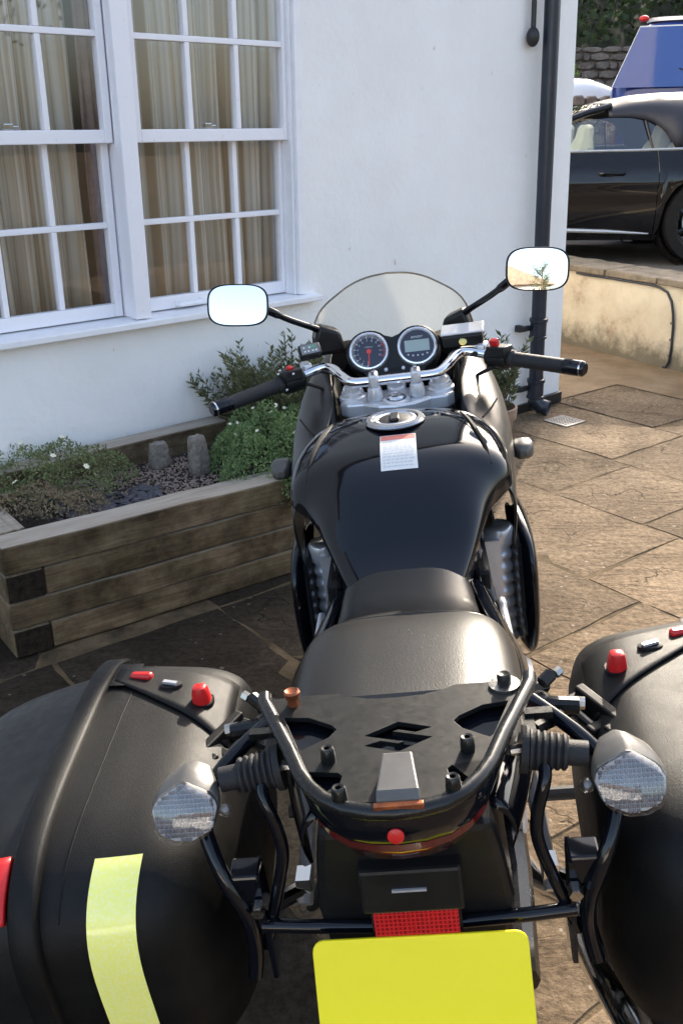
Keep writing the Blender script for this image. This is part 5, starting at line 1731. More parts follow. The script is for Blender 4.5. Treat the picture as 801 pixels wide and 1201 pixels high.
for sx in (-1, 1):
    c = ip(sx * .056, .004, .008)
    d = bp('dial', MB().lathe([(.0005, .0030), (.0405, .0030)], c, IN, 48, cap=False), M['dial'], hs)
    bp('bezel', MB().lathe([(.0380, .0035), (.0390, .0090), (.0415, .0115), (.0445, .0105), (.0465, .0065), (.0468, .001)], c, IN, 48, cap=False), M['bezel'], hs)
    bp('dial_glass', MB().lathe([(.0005, .0075), (.0400, .0070)], c, IN, 40, cap=False), M['dialglass'], hs)
    def dp_(u, v, h=.0036): return c + IU * u + IV * v + IN * h
    def dquad(mb, p, q, w, h=.0036):
        a = Vector(p); b = Vector(q); s = (b - a).normalized(); s = Vector((-s.y, s.x)) * w / 2
        mb.add([dp_(*(a + s), h), dp_(*(b + s), h), dp_(*(b - s), h), dp_(*(a - s), h)], [(0, 1, 2, 3)])
    if sx < 0:
        tk = MB(); rk = MB()
        for k in range(61):
            t = k / 60; ang = 262 - 285 * t
            dv = needle_dir(ang); big = k % 5 == 0
            dquad(rk if t > .80 else tk, dv * (.031 if big else .0345), dv * .0375, .0016 if big else .0007)
        bp('scale_marks', tk, M['white_print'], hs)
        bp('red_zone', rk, M['needle'], hs)
        nd = MB(); dquad(nd, needle_dir(-93) * -.006, needle_dir(-93) * .034, .0026, .0052)
        bp('needle', nd, M['needle'], hs)
        bp('hub', MB().lathe([(.0005, .0068), (.0055, .0066), (.006, .003)], c, IN, 18, cap=False), M['needle'], hs)
        texts = [(str(k), needle_dir(262 - 285 * k / 12) * .0265, .0062) for k in range(13)] + [('x1000r/min', Vector((0, .011)), .0042)]
    else:
        lc = MB(); lc.add([dp_(*p) for p in ((-.0285, -.012), (.0285, -.012), (.0285, .016), (-.0285, .016))], [(0, 1, 2, 3)])
        bp('display', lc, M['glass_green'], hs)
        lm = MB()
        for i in range(5):
            u = -.022 + i * .011
            lm.add([dp_(u + .0022 * math.cos(2 * PI * k / 8), -.0215 + (.003 if i in (0, 4) else 0) + .0022 * math.sin(2 * PI * k / 8)) for k in range(8)], [tuple(range(8))])
        bp('warning_lamps', lm, gp, hs)
        texts = [('BANDIT', Vector((0, .0225)), .0075)]
    R = Matrix((IU, IV, IN)).transposed()
    for s_, pos, size in texts:
        cu = bpy.data.curves.new('numeral', 'FONT')
        cu.body = s_; cu.size = size; cu.align_x = 'CENTER'; cu.align_y = 'CENTER'
        if s_ == 'BANDIT': cu.shear = 0.35
        tmp = bpy.data.objects.new('tmp', cu)
        me = bpy.data.meshes.new_from_object(tmp)
        bpy.data.objects.remove(tmp); bpy.data.curves.remove(cu)
        off = dp_(pos.x, pos.y, .0040) - Vector(SH)
        for v in me.vertices:
            v.co = R @ v.co + off
        me.name = 'lettering'
        o = bpy.data.objects.new('lettering', me)
        sc.collection.objects.link(o); me.materials.append(M['white_print']); o.parent = hs
kn = MB()
for u in (-.020, .020):
    kn.lathe([(.0045, 0), (.0045, .006), (.003, .008)], ip(u, -.045, .009), IN, 12)
bp('reset_knobs', kn, M['alu_cast'], hs)
bp('switch_row', MB().add([ip(u, v, .0108) for u, v in ((-.012, -.049), (.012, -.049), (.012, -.041), (-.012, -.041))], [(0, 1, 2, 3)]), M['dark'], hs)

# ---- top yoke, clamps, handlebar
YZ = .985
yo = [(-.126, 2.135), (-.128, 2.085), (-.112, 2.062), (-.075, 2.058), (-.040, 2.028), (0, 2.018), (.040, 2.028), (.075, 2.058), (.112, 2.062), (.128, 2.085), (.126, 2.135), (.105, 2.155), (.05, 2.165), (-.05, 2.165), (-.105, 2.155)]
yk = bp('top_yoke', MB().prism(yo, lambda p: (p[0], p[1], YZ - .032), lambda p: (p[0], p[1], YZ)), M['alu'], bevel=.005, smooth=False)
for sx in (-1, 1):
    bp('fork_cap', MB().lathe([(.031, -.002), (.031, .006), (.027, .009), (.026, .016), (.018, .017), (.017, .028), (.012, .032), (.001, .032)], (sx * .100, 2.118, YZ), (0, -.1, 1), 24), M['alu'], yk)
    cl = MB()
    cl.lathe([(.017, 0), (.0165, .02), (.0145, .036)], (sx * .047, 2.075, YZ - .002), (0, 0, 1), 16)
    cl.box((sx * .047, 2.083, YZ + .045), (.022, .044, .034))
    bp('bar_clamp', cl, M['alu'], yk, bevel=.006)
    bl = MB()
    for dy in (-.015, .015):
        bl.lathe([(.0055, 0), (.0055, .006), (.003, .0062)], (sx * .047, 2.083 + dy, YZ + .061), (0, 0, 1), 10)
    bp('clamp_bolt', bl, M['chrome'], yk)
nut = bp('steering_nut', MB().lathe([(.030, -.001), (.030, .004), (.022, .006), (.022, .001)], (0, 2.060, YZ), (0, -.15, 1), 28, cap=False), M['alu'], yk)
bp('nut_cap', MB().lathe([(.020, .0), (.0195, .010), (.015, .0135), (.008, .011), (.001, .011)], (0, 2.060, YZ), (0, -.15, 1), 8), M['chrome'], yk)
bp('ignition_lock', MB().lathe([(.022, -.03), (.022, .012), (.018, .016), (.012, .013), (.001, .012)], (0, 2.155, YZ), (0, -.35, 1), 24), M['alu_cast'], yk)
half = [(0, 2.083, 1.028), (.07, 2.083, 1.028), (.098, 2.088, 1.030), (.120, 2.112, 1.040), (.142, 2.145, 1.052), (.165, 2.158, 1.054), (.20, 2.150, 1.047), (.262, 2.108, 1.037), (.40, 2.000, 1.024)]
full = [(-x, y, z) for x, y, z in reversed(half[1:])] + half
def smooth_path(P, n=5):
    P = [Vector(p) for p in P]
    out = []
    for i in range(len(P) - 1):
        p0 = P[max(0, i - 1)]; p1 = P[i]; p2 = P[i + 1]; p3 = P[min(len(P) - 1, i + 2)]
        for k in range(n):
            t = k / n
            out.append(0.5 * ((2 * p1) + (-p0 + p2) * t + (2 * p0 - 5 * p1 + 4 * p2 - p3) * t * t + (-p0 + 3 * p1 - 3 * p2 + p3) * t ** 3))
    out.append(P[-1])
    return out
bp('handlebar', MB().tube(smooth_path(full), .0112, 14), M['chrome'])
for sx in (-1, 1):
    a = Vector((sx * .262, 2.108, 1.037)); b = Vector((sx * .40, 2.000, 1.024)); d = (b - a).normalized()
    def gp_(t): return a + (b - a) * t
    g = MB()
    prof = [(0, .021), (.012, .021), (.02, .0165)]
    path = [gp_(-.02), gp_(.02), gp_(.05)] + [gp_(.05 + .68 * k / 12) for k in range(1, 13)] + [gp_(.745)]
    rr = [.020, .0205, .0165] + [.0162 + (.0004 if k % 2 else 0) for k in range(1, 13)] + [.0168]
    bp('grip', g.tube(path, rr, 18), M['rubber'])
    e = MB().tube([gp_(.75), gp_(.77), gp_(.98), gp_(1.0), gp_(1.02)], [.0165, .0172, .0172, .0160, .012], 18)
    be = bp('bar_end', e, M['gloss'])
    bp('end_ring', MB().tube([gp_(.965), gp_(.985)], .0177, 18), M['chrome'], be)
    # switch cluster
    c = gp_(-.17)
    sw = MB()
    sw.tube([gp_(-.36), gp_(-.33), gp_(-.06), gp_(-.03)], [.019, .024, .026, .021], 12)
    sw.box(c + Vector((-sx * .002, -.008, .016)), (.05, .036, .026), (0, 0, -sx * .65))
    sw.box(c + Vector((0, .014, -.012)), (.052, .04, .03), (0, 0, -sx * .65))
    s_ = bp('switchgear', sw, M['plastic'], bevel=.006)
    if sx < 0:
        bp('red_button', MB().box(c + Vector((.004, -.010, .032)), (.014, .013, .008), (.3, 0, .65)), M['red'], s_, bevel=.002)
        mk = MB()
        for (dx, dz, dy) in ((-.018, .030, -.014), (-.012, .026, -.022), (-.022, .024, -.02), (.013, .022, -.026), (-.006, -.012, -.030)):
            bp('switch_mark', MB().box(c + Vector((dx, dy - .004, dz)), (.0045, .003, .0035), (.6, 0, .65)), M['white_print'], s_, smooth=False)
    else:
        bp('kill_switch', MB().box(c + Vector((-.012, -.008, .036)), (.019, .013, .017), (.35, 0, -.65)), M['red'], s_, bevel=.002, smooth=False)
        bp('start_button', MB().lathe([(.006, 0), (.006, .006), (.004, .008)], c + Vector((.0, -.02, .01)), (0, -1, .6), 12), M['iron'], s_)
    # lever ahead of the grip
    lv = [gp_(-.30) + Vector((0, .035, .0)), gp_(-.1) + Vector((0, .055, -.004)), gp_(.3) + Vector((0, .065, -.012)), gp_(.75) + Vector((0, .075, -.016)), gp_(.95) + Vector((0, .07, -.016))]
    bp('clutch_lever' if sx < 0 else 'brake_lever', MB().tube(lv, [.009, .008, .006, .0055, .007], 8), M['alu'])
    pv = MB().box(gp_(-.42) + Vector((0, .012, .010)), (.022, .028, .034), (0.2, 0, -sx * .5))
    bp('lever_pivot', pv, M['alu'], bevel=.005)
# brake fluid reservoir
rv_ = bp('fluid_reservoir', MB().box((.162, 2.185, 1.082), (.092, .045, .030), (.25, -.03, -.12)), M['plastic'], bevel=.005)
bp('lid', MB().box((.162, 2.190, 1.100), (.098, .050, .006), (.25, -.03, -.12)), M['alu'], rv_, bevel=.002)
bp('sight_glass', MB().lathe([(.009, 0), (.009, .003), (.006, .004), (.0005, .003)], (.160, 2.163, 1.076), (0, -1, .25), 18), M['gold'], rv_)
# small controller box with buttons on the left
cbx = bp('heated_grip_controller', MB().box((-.190, 2.170, 1.092), (.052, .034, .022), (.75, -.05, .25)), M['plastic'], bevel=.005)
Rc = Euler((.75, -.05, .25)).to_matrix()
def cpt(a, b, h): return Vector((-.190, 2.170, 1.092)) + Rc @ Vector((a, b, h))
bp('panel', MB().add([cpt(-.021, -.013, .0113), cpt(.021, -.013, .0113), cpt(.021, .013, .0113), cpt(-.021, .013, .0113)], [(0, 1, 2, 3)]), pbr('grey_touch_panel', (.16, .17, .17), .35, col2=(.22, .23, .23), vscale=60), cbx)
mk = MB()
for (a, b) in ((-.012, -.006), (-.004, -.006), (.006, -.006), (.014, -.006), (-.013, .005), (.0, .004)):
    mk.add([cpt(a + x * .0022, b + y * .0022, .0118) for x, y in ((-1, -1), (1, -1), (1, 1), (-1, 1))], [(0, 1, 2, 3)])
bp('buttons', mk, M['white_print'], cbx)
gl_ = MB(); gl_.add([cpt(.001, .001, .0118), cpt(.015, .001, .0118), cpt(.013, .009, .0118), cpt(.004, .008, .0118)], [(0, 1, 2, 3)])
bp('green_mark', gl_, pbr('green_print', (.10, .30, .18), .4, col2=(.12, .34, .2), vscale=60), cbx)
for P_, r_ in (([(-.17, 2.15, 1.05), (-.13, 2.20, 1.02), (-.11, 2.22, .96), (-.10, 2.24, .86)], .006), ([(.185, 2.14, 1.05), (.15, 2.22, 1.03), (.12, 2.25, .97), (.09, 2.26, .86)], .006),
              ([(-.21, 2.13, 1.03), (-.16, 2.18, .99), (-.12, 2.16, .93), (-.11, 2.10, .86)], .0045), ([(.22, 2.12, 1.02), (.17, 2.18, .98), (.13, 2.17, .93), (.11, 2.10, .86)], .0045)):
    bp('control_cable', MB().tube(smooth_path(P_), r_, 8), M['rubber'])

# ---- mirrors
BMi = BM.to_3x3().inverted()
def mirror(sx, target):
    c = Vector((sx * .331, 2.13, 1.2225))
    cw = BM @ c + Vector((.12, 0, 0))
    to_cam = (Vector((0, 0, 1.54)) - cw).normalized()
    n = (BMi @ (to_cam + Vector(target).normalized())).normalized()
    u = BMi @ Vector((1, 0, 0)); u = (u - n * u.dot(n)).normalized()
    w = n.cross(u) * -1
    if w.z < 0: w = -w
    ol = sup(44, 1, 1, 3.3)
    ax_, bx_ = .0685, .0465
    def ring(k, h, dx=0): return [c + u * (a * ax_ * k + dx) + w * (b * bx_ * k) + n * h for a, b in ol]
    hsg = bp('mirror', MB().rings([ring(.30, -.040, -sx * .012), ring(.68, -.034, -sx * .006), ring(.93, -.018), ring(1.0, -.004), ring(1.0, .002), ring(.945, .0035), ring(.935, .001)]), M['plastic'], autosm=60)
    RC = 1.3
    rings = []
    for k in [j / 10 for j in range(11)]:
        kk = max(k, .001) * .938
        rings.append([c + u * (a * ax_ * kk) + w * (b * bx_ * kk) + n * (.0033 - ((a * ax_ * kk) ** 2 + (b * bx_ * kk) ** 2) / (2 * RC)) for a, b in ol])
    bp('mirror_glass', MB().grid(rings, True), M['mirror'], hsg, autosm=180)
    st = [Vector((sx * .160, 2.275, 1.110)), Vector((sx * .180, 2.255, 1.128)), Vector((sx * .232, 2.20, 1.166)), Vector((sx * .268, 2.165, 1.196)), c - n * .03 + u * (-sx * .03)]
    bp('mirror_stem', MB().tube(smooth_path(st), [.0085] * 6 + [.0075] * 7 + [.010] * 8, 12), M['gloss'])
mirror(-1, (-.12, -1, .42))
mirror(1, (.10, -1, .13))

# ---- front indicators and lower fairing
for sx in (-1, 1):
    y0, z0 = (2.00, .872) if sx < 0 else (2.06, .842)
    fi = bp('front_indicator', MB().rings([[(sx * (.270 + dx) + a * .0235 * k * .5 + 0, y0 + d, z0 + b * .021 * k) for a, b in sup(16, 2, 1, 4.0)] for d, k, dx in ((-.040, .30, -.004), (-.030, .72, -.002), (-.006, 1.0, 0), (.02, .9, 0), (.028, .6, 0))]), M['ind_body'])
    bp('stalk', MB().tube([(sx * .225, y0 + .01, z0 + .004), (sx * .255, y0, z0 + .002)], .010, 8), M['rubber'], fi)
    bp('lens', MB().ball((sx * .270, y0 + .026, z0), (.020, .010, .018), 14, 6), M['clear_lens'], fi)
    rows_ = []
    for z, yin, yr, yf, xo, xi in ((.745, 1.99, 1.965, 2.08, .234, .212), (.73, 1.94, 1.88, 2.12, .252, .212), (.70, 1.93, 1.82, 2.13, .262, .212), (.63, 1.93, 1.80, 2.12, .264, .212), (.54, 1.93, 1.80, 2.10, .262, .212), (.46, 1.94, 1.82, 2.06, .258, .214), (.425, 1.97, 1.87, 2.02, .250, .218)):
        rows_.append([(sx * xi, yin, z), (sx * (xi + .012), yr + .03, z), (sx * (xo - .012), yr, z), (sx * xo, yr + .015, z), (sx * (xo + .004), lerp(yr, yf, .5), z), (sx * (xo - .01), yf, z)])
    bp('lower_fairing', MB().grid(rows_), M['gloss'], solid=.006, subsurf=2)
    bp('gap_block', MB().b2((min(sx * .12, sx * .178), 1.86, .742), (max(sx * .12, sx * .178), 2.04, .80)).b2((min(sx * .12, sx * .150), 1.56, .60), (max(sx * .12, sx * .150), 1.859, .79)), M['dark'], bevel=.01, smooth=False)  # dark blocks added to darken the see-through gap beneath the tank
    bp('footpeg_bracket', MB().b2((min(sx * .15, sx * .17), 1.36, .36), (max(sx * .15, sx * .17), 1.50, .58)), M['alu_cast'], bevel=.01)
    bp('footpeg', MB().tube([(sx * .16, 1.42, .40), (sx * .26, 1.42, .40)], .013, 10), M['rubber'])
    ph = MB().tube([(sx * .15, 1.22, .74), (sx * .165, 1.10, .62), (sx * .17, 1.02, .56)], .011, 8)
    bp('passenger_peg_hanger', ph, M['alu'])
    bp('passenger_peg', MB().tube([(sx * .165, 1.04, .575), (sx * .235, 1.00, .57)], .013, 10).box((sx * .17, 1.04, .58), (.02, .03, .035)), M['chrome'])
bp('side_stand', MB().tube([(-.15, 1.62, .28), (-.22, 1.58, .15), (-.285, 1.56, .025)], .012, 8).box((-.292, 1.56, .012), (.07, .05, .012)), M['satin'])

# ---- exhaust
ex = bp('exhaust', MB().tube(smooth_path([(.06, 2.0, .30), (.10, 1.75, .18), (.17, 1.45, .20), (.225, 1.28, .29), (.245, 1.20, .335)]), .024, 12), M['chrome'])
e1 = Vector((.247, 1.19, .340)); ed_ = Vector((.05, -.42, .165)).normalized()
bp('silencer', MB().lathe([(.03, 0), (.05, .02), (.056, .06), (.056, .40), (.053, .415)], e1, ed_, 28), M['chrome'], ex)
bp('silencer_tip', MB().lathe([(.053, 0), (.055, .012), (.046, .03), (.030, .034), (.028, .0)], e1 + ed_ * .415, ed_, 28, cap=False), M['chrome'], ex)

# ---- tail unit, light, undertray, plate
U = [(-.136, .90), (-.118, .84), (-.100, .785), (-.086, .745), (-.070, .722), (-.050, .706), (-.026, .698), (0, .6955)]
U = U + [(-x, y) for x, y in reversed(U[:-1])]
def ring_u(k, dy, z): return [(x * k, max(y, .0) + dy, z) for x, y in U]
tu = bp('tail_unit', MB().rings([ring_u(1.0, .004, .964), ring_u(1.02, .0, .955), ring_u(1.0, .004, .934), ring_u(.94, .016, .918)]), M['gloss'], autosm=40)
bp('red_dot', MB().lathe([(.0078, 0), (.0078, .002), (.006, .003), (.0005, .003)], (-.0015, .6945, .946), (0, -1, .12), 20), M['red'], tu)
bp('tail_light', MB().rings([ring_u(.92, .014, .930), ring_u(.95, .010, .917), ring_u(.88, .022, .898), ring_u(.72, .05, .884)]), M['redrefl'], tu)
um = MB()
um.rings([[(a * w, y, z) for a, y, z in ((-1, yb, zz), (1, yb, zz), (1, yb + .15, zz), (-1, yb + .15, zz))] for zz, w, yb in ((.885, .090, .775), (.84, .098, .785), (.76, .108, .80), (.66, .100, .815), (.52, .085, .84))])
bp('undertray', um, M['plastic'], bevel=.01, smooth=False)
pb_ = bp('plate_bracket', MB().b2((-.054, .766, .783), (.054, .80, .840)), M['plastic'], bevel=.004, smooth=False)
bp('light_slot', MB().box((-.002, .7650, .815), (.036, .003, .0028)), M['alu'], pb_)
# plate: leans, lower edge towards the rear
PT = Vector((.0015, .7665, .7515)); PDn = Vector((0, -.36, -.93)).normalized(); PNn = Vector((0, -.93, .36)).normalized()
def pl(a, b, h=0): return PT + Vector((a, 0, 0)) + PDn * b + PNn * h
rc = []
for cx, cy, a0 in ((.1015, .013, -90), (.1015, .165, 0), (-.1015, .165, 90), (-.1015, .013, 180)):
    for k in range(5):
        a = rad(a0 + 90 * k / 4)
        rc.append((cx + .013 * math.cos(a), cy + .013 * math.sin(a)))
npl = bp('number_plate', MB().rings([[pl(a, b, -.0022) for a, b in rc], [pl(a, b, .0) for a, b in rc], [pl(a * .995, b * .995 + .0005, .0008) for a, b in rc]]), M['plate_yellow'], smooth=False)
bp('plate_backing', MB().rings([[pl(a * .93, b * .93 + .006, -.009) for a, b in rc], [pl(a * .96, b * .97 + .003, -.0025) for a, b in rc]]), M['plastic'], npl, smooth=False)
rf = MB()
rf.box((.001, .774, .7640), (.0905, .008, .033), (-.15, 0, 0))
rfo = bp('rear_reflector', rf, M['reflector'], bevel=.002, smooth=False)
bp('reflector_holder', MB().box((.001, .781, .764), (.096, .006, .037), (-.15, 0, 0)), M['plastic'], rfo, smooth=False)

# ---- rack
RZ = .972
tb = [(-.147, .905), (-.145, .890), (-.1075, .800), (-.092, .758), (-.080, .736), (-.066, .718), (-.046, .704), (-.022, .697), (0, .695)]
tb = tb + [(-x, y) for x, y in reversed(tb[:-1])]
rack = bp('luggage_rack', MB().tube([(x, y, RZ) for x, y in tb], .0078, 14), M['satin'])
outer = [(-.1385, .893), (-.10, .8945), (-.066, .894), (-.05, .886), (-.03, .8795), (0, .8775), (.03, .8795), (.05, .886), (.066, .894), (.10, .8945), (.1385, .893),
         (.1005, .800), (.085, .758), (.070, .732), (.055, .717), (.036, .708), (0, .704), (-.036, .708), (-.055, .717), (-.070, .732), (-.085, .758), (-.1005, .800)]
holes = []
for sx in (1, -1):
    h1 = [(.119, .855), (.092, .851), (.066, .834), (.0605, .826), (.068, .813), (.0945, .794), (.0985, .798)]
    h2 = [(.0875, .759), (.055, .7535), (.0505, .748), (.052, .738), (.066, .7245), (.071, .727)]
    for h in (h1, h2):
        holes.append([(sx * x, y) for x, y in h])
sh_ = [(0, 1), (.97, .47), (.50, .22), (0, .47), (-.17, .37), (.97, -.18)]
sl_ = sh_ + [(-x, -y) for x, y in sh_]
holes.append([(.0035 + x * .0355, .806 + y * .0255) for x, y in sl_])
bm = bmesh.new()
for loop in [outer] + holes:
    vs = [bm.verts.new((x - SH[0], y - SH[1], RZ + .0035)) for x, y in loop]
    for i in range(len(vs)):
        bm.edges.new((vs[i], vs[(i + 1) % len(vs)]))
bmesh.ops.triangle_fill(bm, use_beauty=True, use_dissolve=False, edges=bm.edges[:])
geom = bmesh.ops.extrude_face_region(bm, geom=bm.faces[:])
for e in geom['geom']:
    if isinstance(e, bmesh.types.BMVert): e.co.z -= .0055
bmesh.ops.recalc_face_normals(bm, faces=bm.faces)
me = bpy.data.meshes.new('rack_plate'); bm.to_mesh(me); bm.free()
obj('rack_plate', me, M['plate'], rack, bevel=.0009, seg=2)
for x, y, kind in ((-.065, .773, 'stud'), (-.050, .711, 'stud'), (.072, .775, 'stud'), (.055, .716, 'stud'), (-.111, .879, 'orange'), (.118, .884, 'washer')):
    b = MB()
    if kind == 'stud':
        b.lathe([(.0072, 0), (.0075, .004), (.0068, .014), (.0055, .016), (.0030, .0155), (.0028, .012), (.0005, .012)], (x, y, RZ + .0035), (0, 0, 1), 18)
        bp('rubber_stud', b, M['satin'], rack)
    elif kind == 'orange':
        b.lathe([(.007, 0), (.0065, .008), (.0085, .010), (.0095, .016), (.0075, .018), (.0045, .0165), (.0005, .0165)], (x, y, RZ + .0035), (0, 0, 1), 8)
        bp('mounting_bolt', b, M['orange'], rack, label='rusty orange bolt at the front corner of the rack')
    else:
        b.lathe([(.0165, 0), (.0165, .003), (.0075, .0035)], (x, y, RZ + .0035), (0, 0, 1), 24)
        wv = bp('washer', b, M['steel'], rack)
        b2 = MB().lathe([(.0075, 0), (.0078, .009), (.0060, .012), (.0035, .011), (.0005, .0105)], (x, y, RZ + .0068), (0, 0, 1), 10)
        bp('mounting_bolt', b2, M['plastic'], rack)
tabp = [(.697, RZ + .0036), (.697, RZ + .012), (.704, RZ + .018), (.752, RZ + .024), (.760, RZ + .0036)]
tbm = MB().rings([[(.0045 + sx * (.0205 - (y - .697) * .11), y, z) for y, z in tabp] for sx in (-1, 1)])
tl = bp('release_catch', tbm, M['ind_body'], rack, bevel=.002, smooth=False)
bp('catch_edge', MB().box((.0045, .694, RZ + .007), (.046, .006, .007)), M['orange'], tl, bevel=.001)

bp('under_rack_bracket', MB().box((.088, .828, .950), (.036, .024, .006), (.3, .2, .5)).box((.104, .836, .955), (.016, .02, .008), (0, .3, .2)), M['steel'], smooth=False, bevel=.002)  # steel bracket seen through the right front rack hole
bp('tail_bolt', MB().lathe([(.016, 0), (.016, .004), (.009, .007), (.0005, .007)], (.066, .742, .952), (0, 0, 1), 20), M['steel'])
# ---- rear indicators
for sx in (-1, 1):
    c = Vector((sx * .2335, .815, .8995))
    hexo = [(-.97, .08), (-.86, .30), (-.71, .46), (-.14, .86), (.06, .88), (.83, .46), (.96, .28), (1, .05), (.83, -.58), (.70, -.72), (.19, -1), (-.36, -.97), (-.76, -.75), (-.90, -.45)]
    hexo = [(a * (1 if sx < 0 else -1), b) for a, b in hexo]
    lw_, lh = .0370, .0305
    def hr(k, d, dz=0, dx=0): return [c + Vector((a * lw_ * k + dx, d + .42 * b * lh * k, b * lh * k + dz)) for a, b in hexo]
    ib = bp('rear_indicator', MB().rings([hr(1.0, -.002), hr(1.03, .003), hr(.98, .014, .003), hr(.82, .028, .007), hr(.50, .041, .012, -sx * .006), hr(.15, .046, .014, -sx * .006)]), M['ind_body'], autosm=50)
    bp('reflector_bowl', MB().rings([hr(.97, -.0065), hr(.90, -.006), hr(.30, -.0055)]), M['bowl'], ib)
    rb_ = MB()
    def inside(a, b):
        r_ = False; q_ = hexo[-1]
        for p_ in hexo:
            if (p_[1] > b) != (q_[1] > b) and a < (q_[0] - p_[0]) * (b - p_[1]) / (q_[1] - p_[1]) + p_[0]: r_ = not r_
            q_ = p_
        return r_
    for i in range(17):
        for j_ in range(13):
            a_ = -1 + 2 * (i + .5) / 17; b_ = -1 + 2 * (j_ + .5) / 13
            if inside(a_ * 1.06, b_ * 1.06):
                q0 = c + Vector((a_ * lw_, -.0075 + .42 * b_ * lh, b_ * lh))
                hw_, hh_ = lw_ / 17 * .84, lh / 13 * .82
                rb_.add([q0 + Vector((-hw_, -.42 * hh_, -hh_)), q0 + Vector((hw_, -.42 * hh_, -hh_)), q0 + Vector((hw_, .42 * hh_, hh_)), q0 + Vector((-hw_, .42 * hh_, hh_)), q0 + Vector((0, -.0022, 0))], [(0, 1, 4), (1, 2, 4), (2, 3, 4), (3, 0, 4)])
    stuff(bp('lens_prisms', rb_, M['cell'], ib, smooth=False))
    bp('lens', MB().rings([hr(1.0, -.0025), hr(1.0, -.010), hr(.93, -.0155), hr(.55, -.019), hr(.10, -.0195)]), M['clear_lens'], ib, autosm=25)
    bp('lens_screw', MB().ball(c + Vector((-sx * .044, -.004, -.004)), (.008, .008, .008), 10, 6), M['clear_lens'], ib)
    s0 = Vector((sx * .196, .838, .914)); s1 = Vector((sx * .128, .845, .921))
    st = MB().tube([s0, s0.lerp(s1, .30)], .0135, 14)
    path, rr = [], []
    for k in range(19):
        path.append(s0.lerp(s1, .30 + .60 * k / 18)); rr.append(.0172 + (.0018 if k % 3 else -.0008) + .003 * k / 18)
    st.tube(path, rr, 18)
    st.tube([s0.lerp(s1, .89), s0.lerp(s1, 1.0)], [.025, .0255], 18)
    bp('stalk', st, M['rubber'], ib)
    bp('stalk_bolt', MB().tube([s1, s1 + Vector((-sx * .012, -.002, 0))], [.007, .005], 8), M['steel'], ib)

# ---- pannier rails
for sx in (-1, 1):
    r1 = smooth_path([(sx * .150, .93, .925), (sx * .200, .875, .905), (sx * .226, .845, .868), (sx * .208, .806, .82), (sx * .186, .797, .764), (sx * .184, .80, .715), (sx * .191, .80, .672)])
    rail = bp('pannier_rail', MB().tube(r1, .0088, 12), M['gloss'])
    r2 = smooth_path([(sx * .150, .86, .925), (sx * .149, .82, .906), (sx * .138, .81, .868), (sx * .136, .806, .835), (sx * .149, .806, .786), (sx * .175, .815, .70)])
    bp('inner_rail', MB().tube(r2, .0070, 12), M['gloss'], rail)
    pa = MB().rings([[(sx * x, y, z) for y, z in ((.800, .805), (.830, .815), (.84, .70), (.815, .655), (.80, .665))] for x in (.166, .171)])
    bp('mount_plate', pa, M['gloss'], rail, smooth=False)
    bp('mount_block', MB().box((sx * .182, .815, .800), (.034, .026, .024)).add([(sx * .166, .80, .812), (sx * .20, .80, .812), (sx * .20, .83, .815), (sx * .166, .83, .815), (sx * .17, .80, .775), (sx * .185, .80, .775), (sx * .185, .83, .775), (sx * .17, .83, .775)], [(0, 1, 2, 3), (0, 4, 5, 1), (1, 5, 6, 2), (3, 2, 6, 7), (0, 3, 7, 4), (4, 7, 6, 5)]), M['gloss'], rail, bevel=.003, smooth=False)
    bp('bolt', MB().tube([(sx * .170, .798, .776), (sx * .170, .784, .775)], [.0085, .0075], 6), M['steel'], rail, smooth=False)
    cn = MB()
    cn.tube([(sx * .135, .955, .905), (sx * .172, .950, .902), (sx * .205, .948, .90)], [.013, .0115, .010], 10)
    cn.tube([(sx * .150, .975, .912), (sx * .172, .99, .905)], [.012, .010], 8)
    cn.ball((sx * .160, .955, .896), .021, 12, 8)
    cn.tube([(sx * .166, .962, .925), (sx * .178, .972, .93)], .008, 8)
    bp('rail_joint', cn, M['satin'], rail)
    bp('joint_bolt', MB().tube([(sx * .196, .951, .903), (sx * .212, .949, .902)], [.0075, .0075], 8).tube([(sx * .183, .975, .928), (sx * .190, .980, .930)], .006, 6), M['steel'], rail)
    br = MB().box((sx * .140, .87, .915), (.012, .05, .045)); br.box((sx * .152, .885, .937), (.03, .012, .008)); br.tube([(sx * .145, .88, .92), (sx * .18, .93, .90)], .008, 8)
    bp('bracket', br, M['satin'], rail, smooth=False)
bp('cross_bar', MB().tube([(-.172, .802, .742), (-.12, .800, .739), (0, .795, .736), (.12, .800, .739), (.172, .802, .742)], .0080, 12), M['gloss'])

# ---- panniers
PAN = [(.186, .925, .155, .786, .100), (.196, .918, .185, .787, .129), (.212, .908, .210, .788, .143), (.240, .896, .228, .789, .155), (.290, .892, .238, .789, .161), (.335, .892, .243, .789, .164), (.361, .892, .245, .789, .165)]
LID = [(.380, .892, .243, .785, .160), (.43, .892, .238, .780, .154), (.49, .893, .228, .776, .142), (.535, .896, .208, .773, .124), (.56, .90, .176, .770, .098), (.570, .905, .136, .768, .072)]
PE = 3.7
PKS = 1.15
def PK(v): return Vector((v.x * PKS - math.copysign(.004, v.x), v.y * PKS, 1.543 + (v.z - 1.543) * PKS))
def pan_pt(sx, tab, x, t, off=0.0, e=PE):
    cy, hy, cz, hz = interp(tab, x)
    c, s = math.cos(t), math.sin(t)
    dy = (hy + off) * math.copysign(abs(c) ** (2 / e), c)
    dz = (hz + off) * math.copysign(abs(s) ** (2 / e), s)
    y = cy + dy - .10 * dz
    z = cz + dz
    return PK(Vector((sx * (x + .055 * (y - .72)), y, z)))
def t_of(ang): return rad(ang)
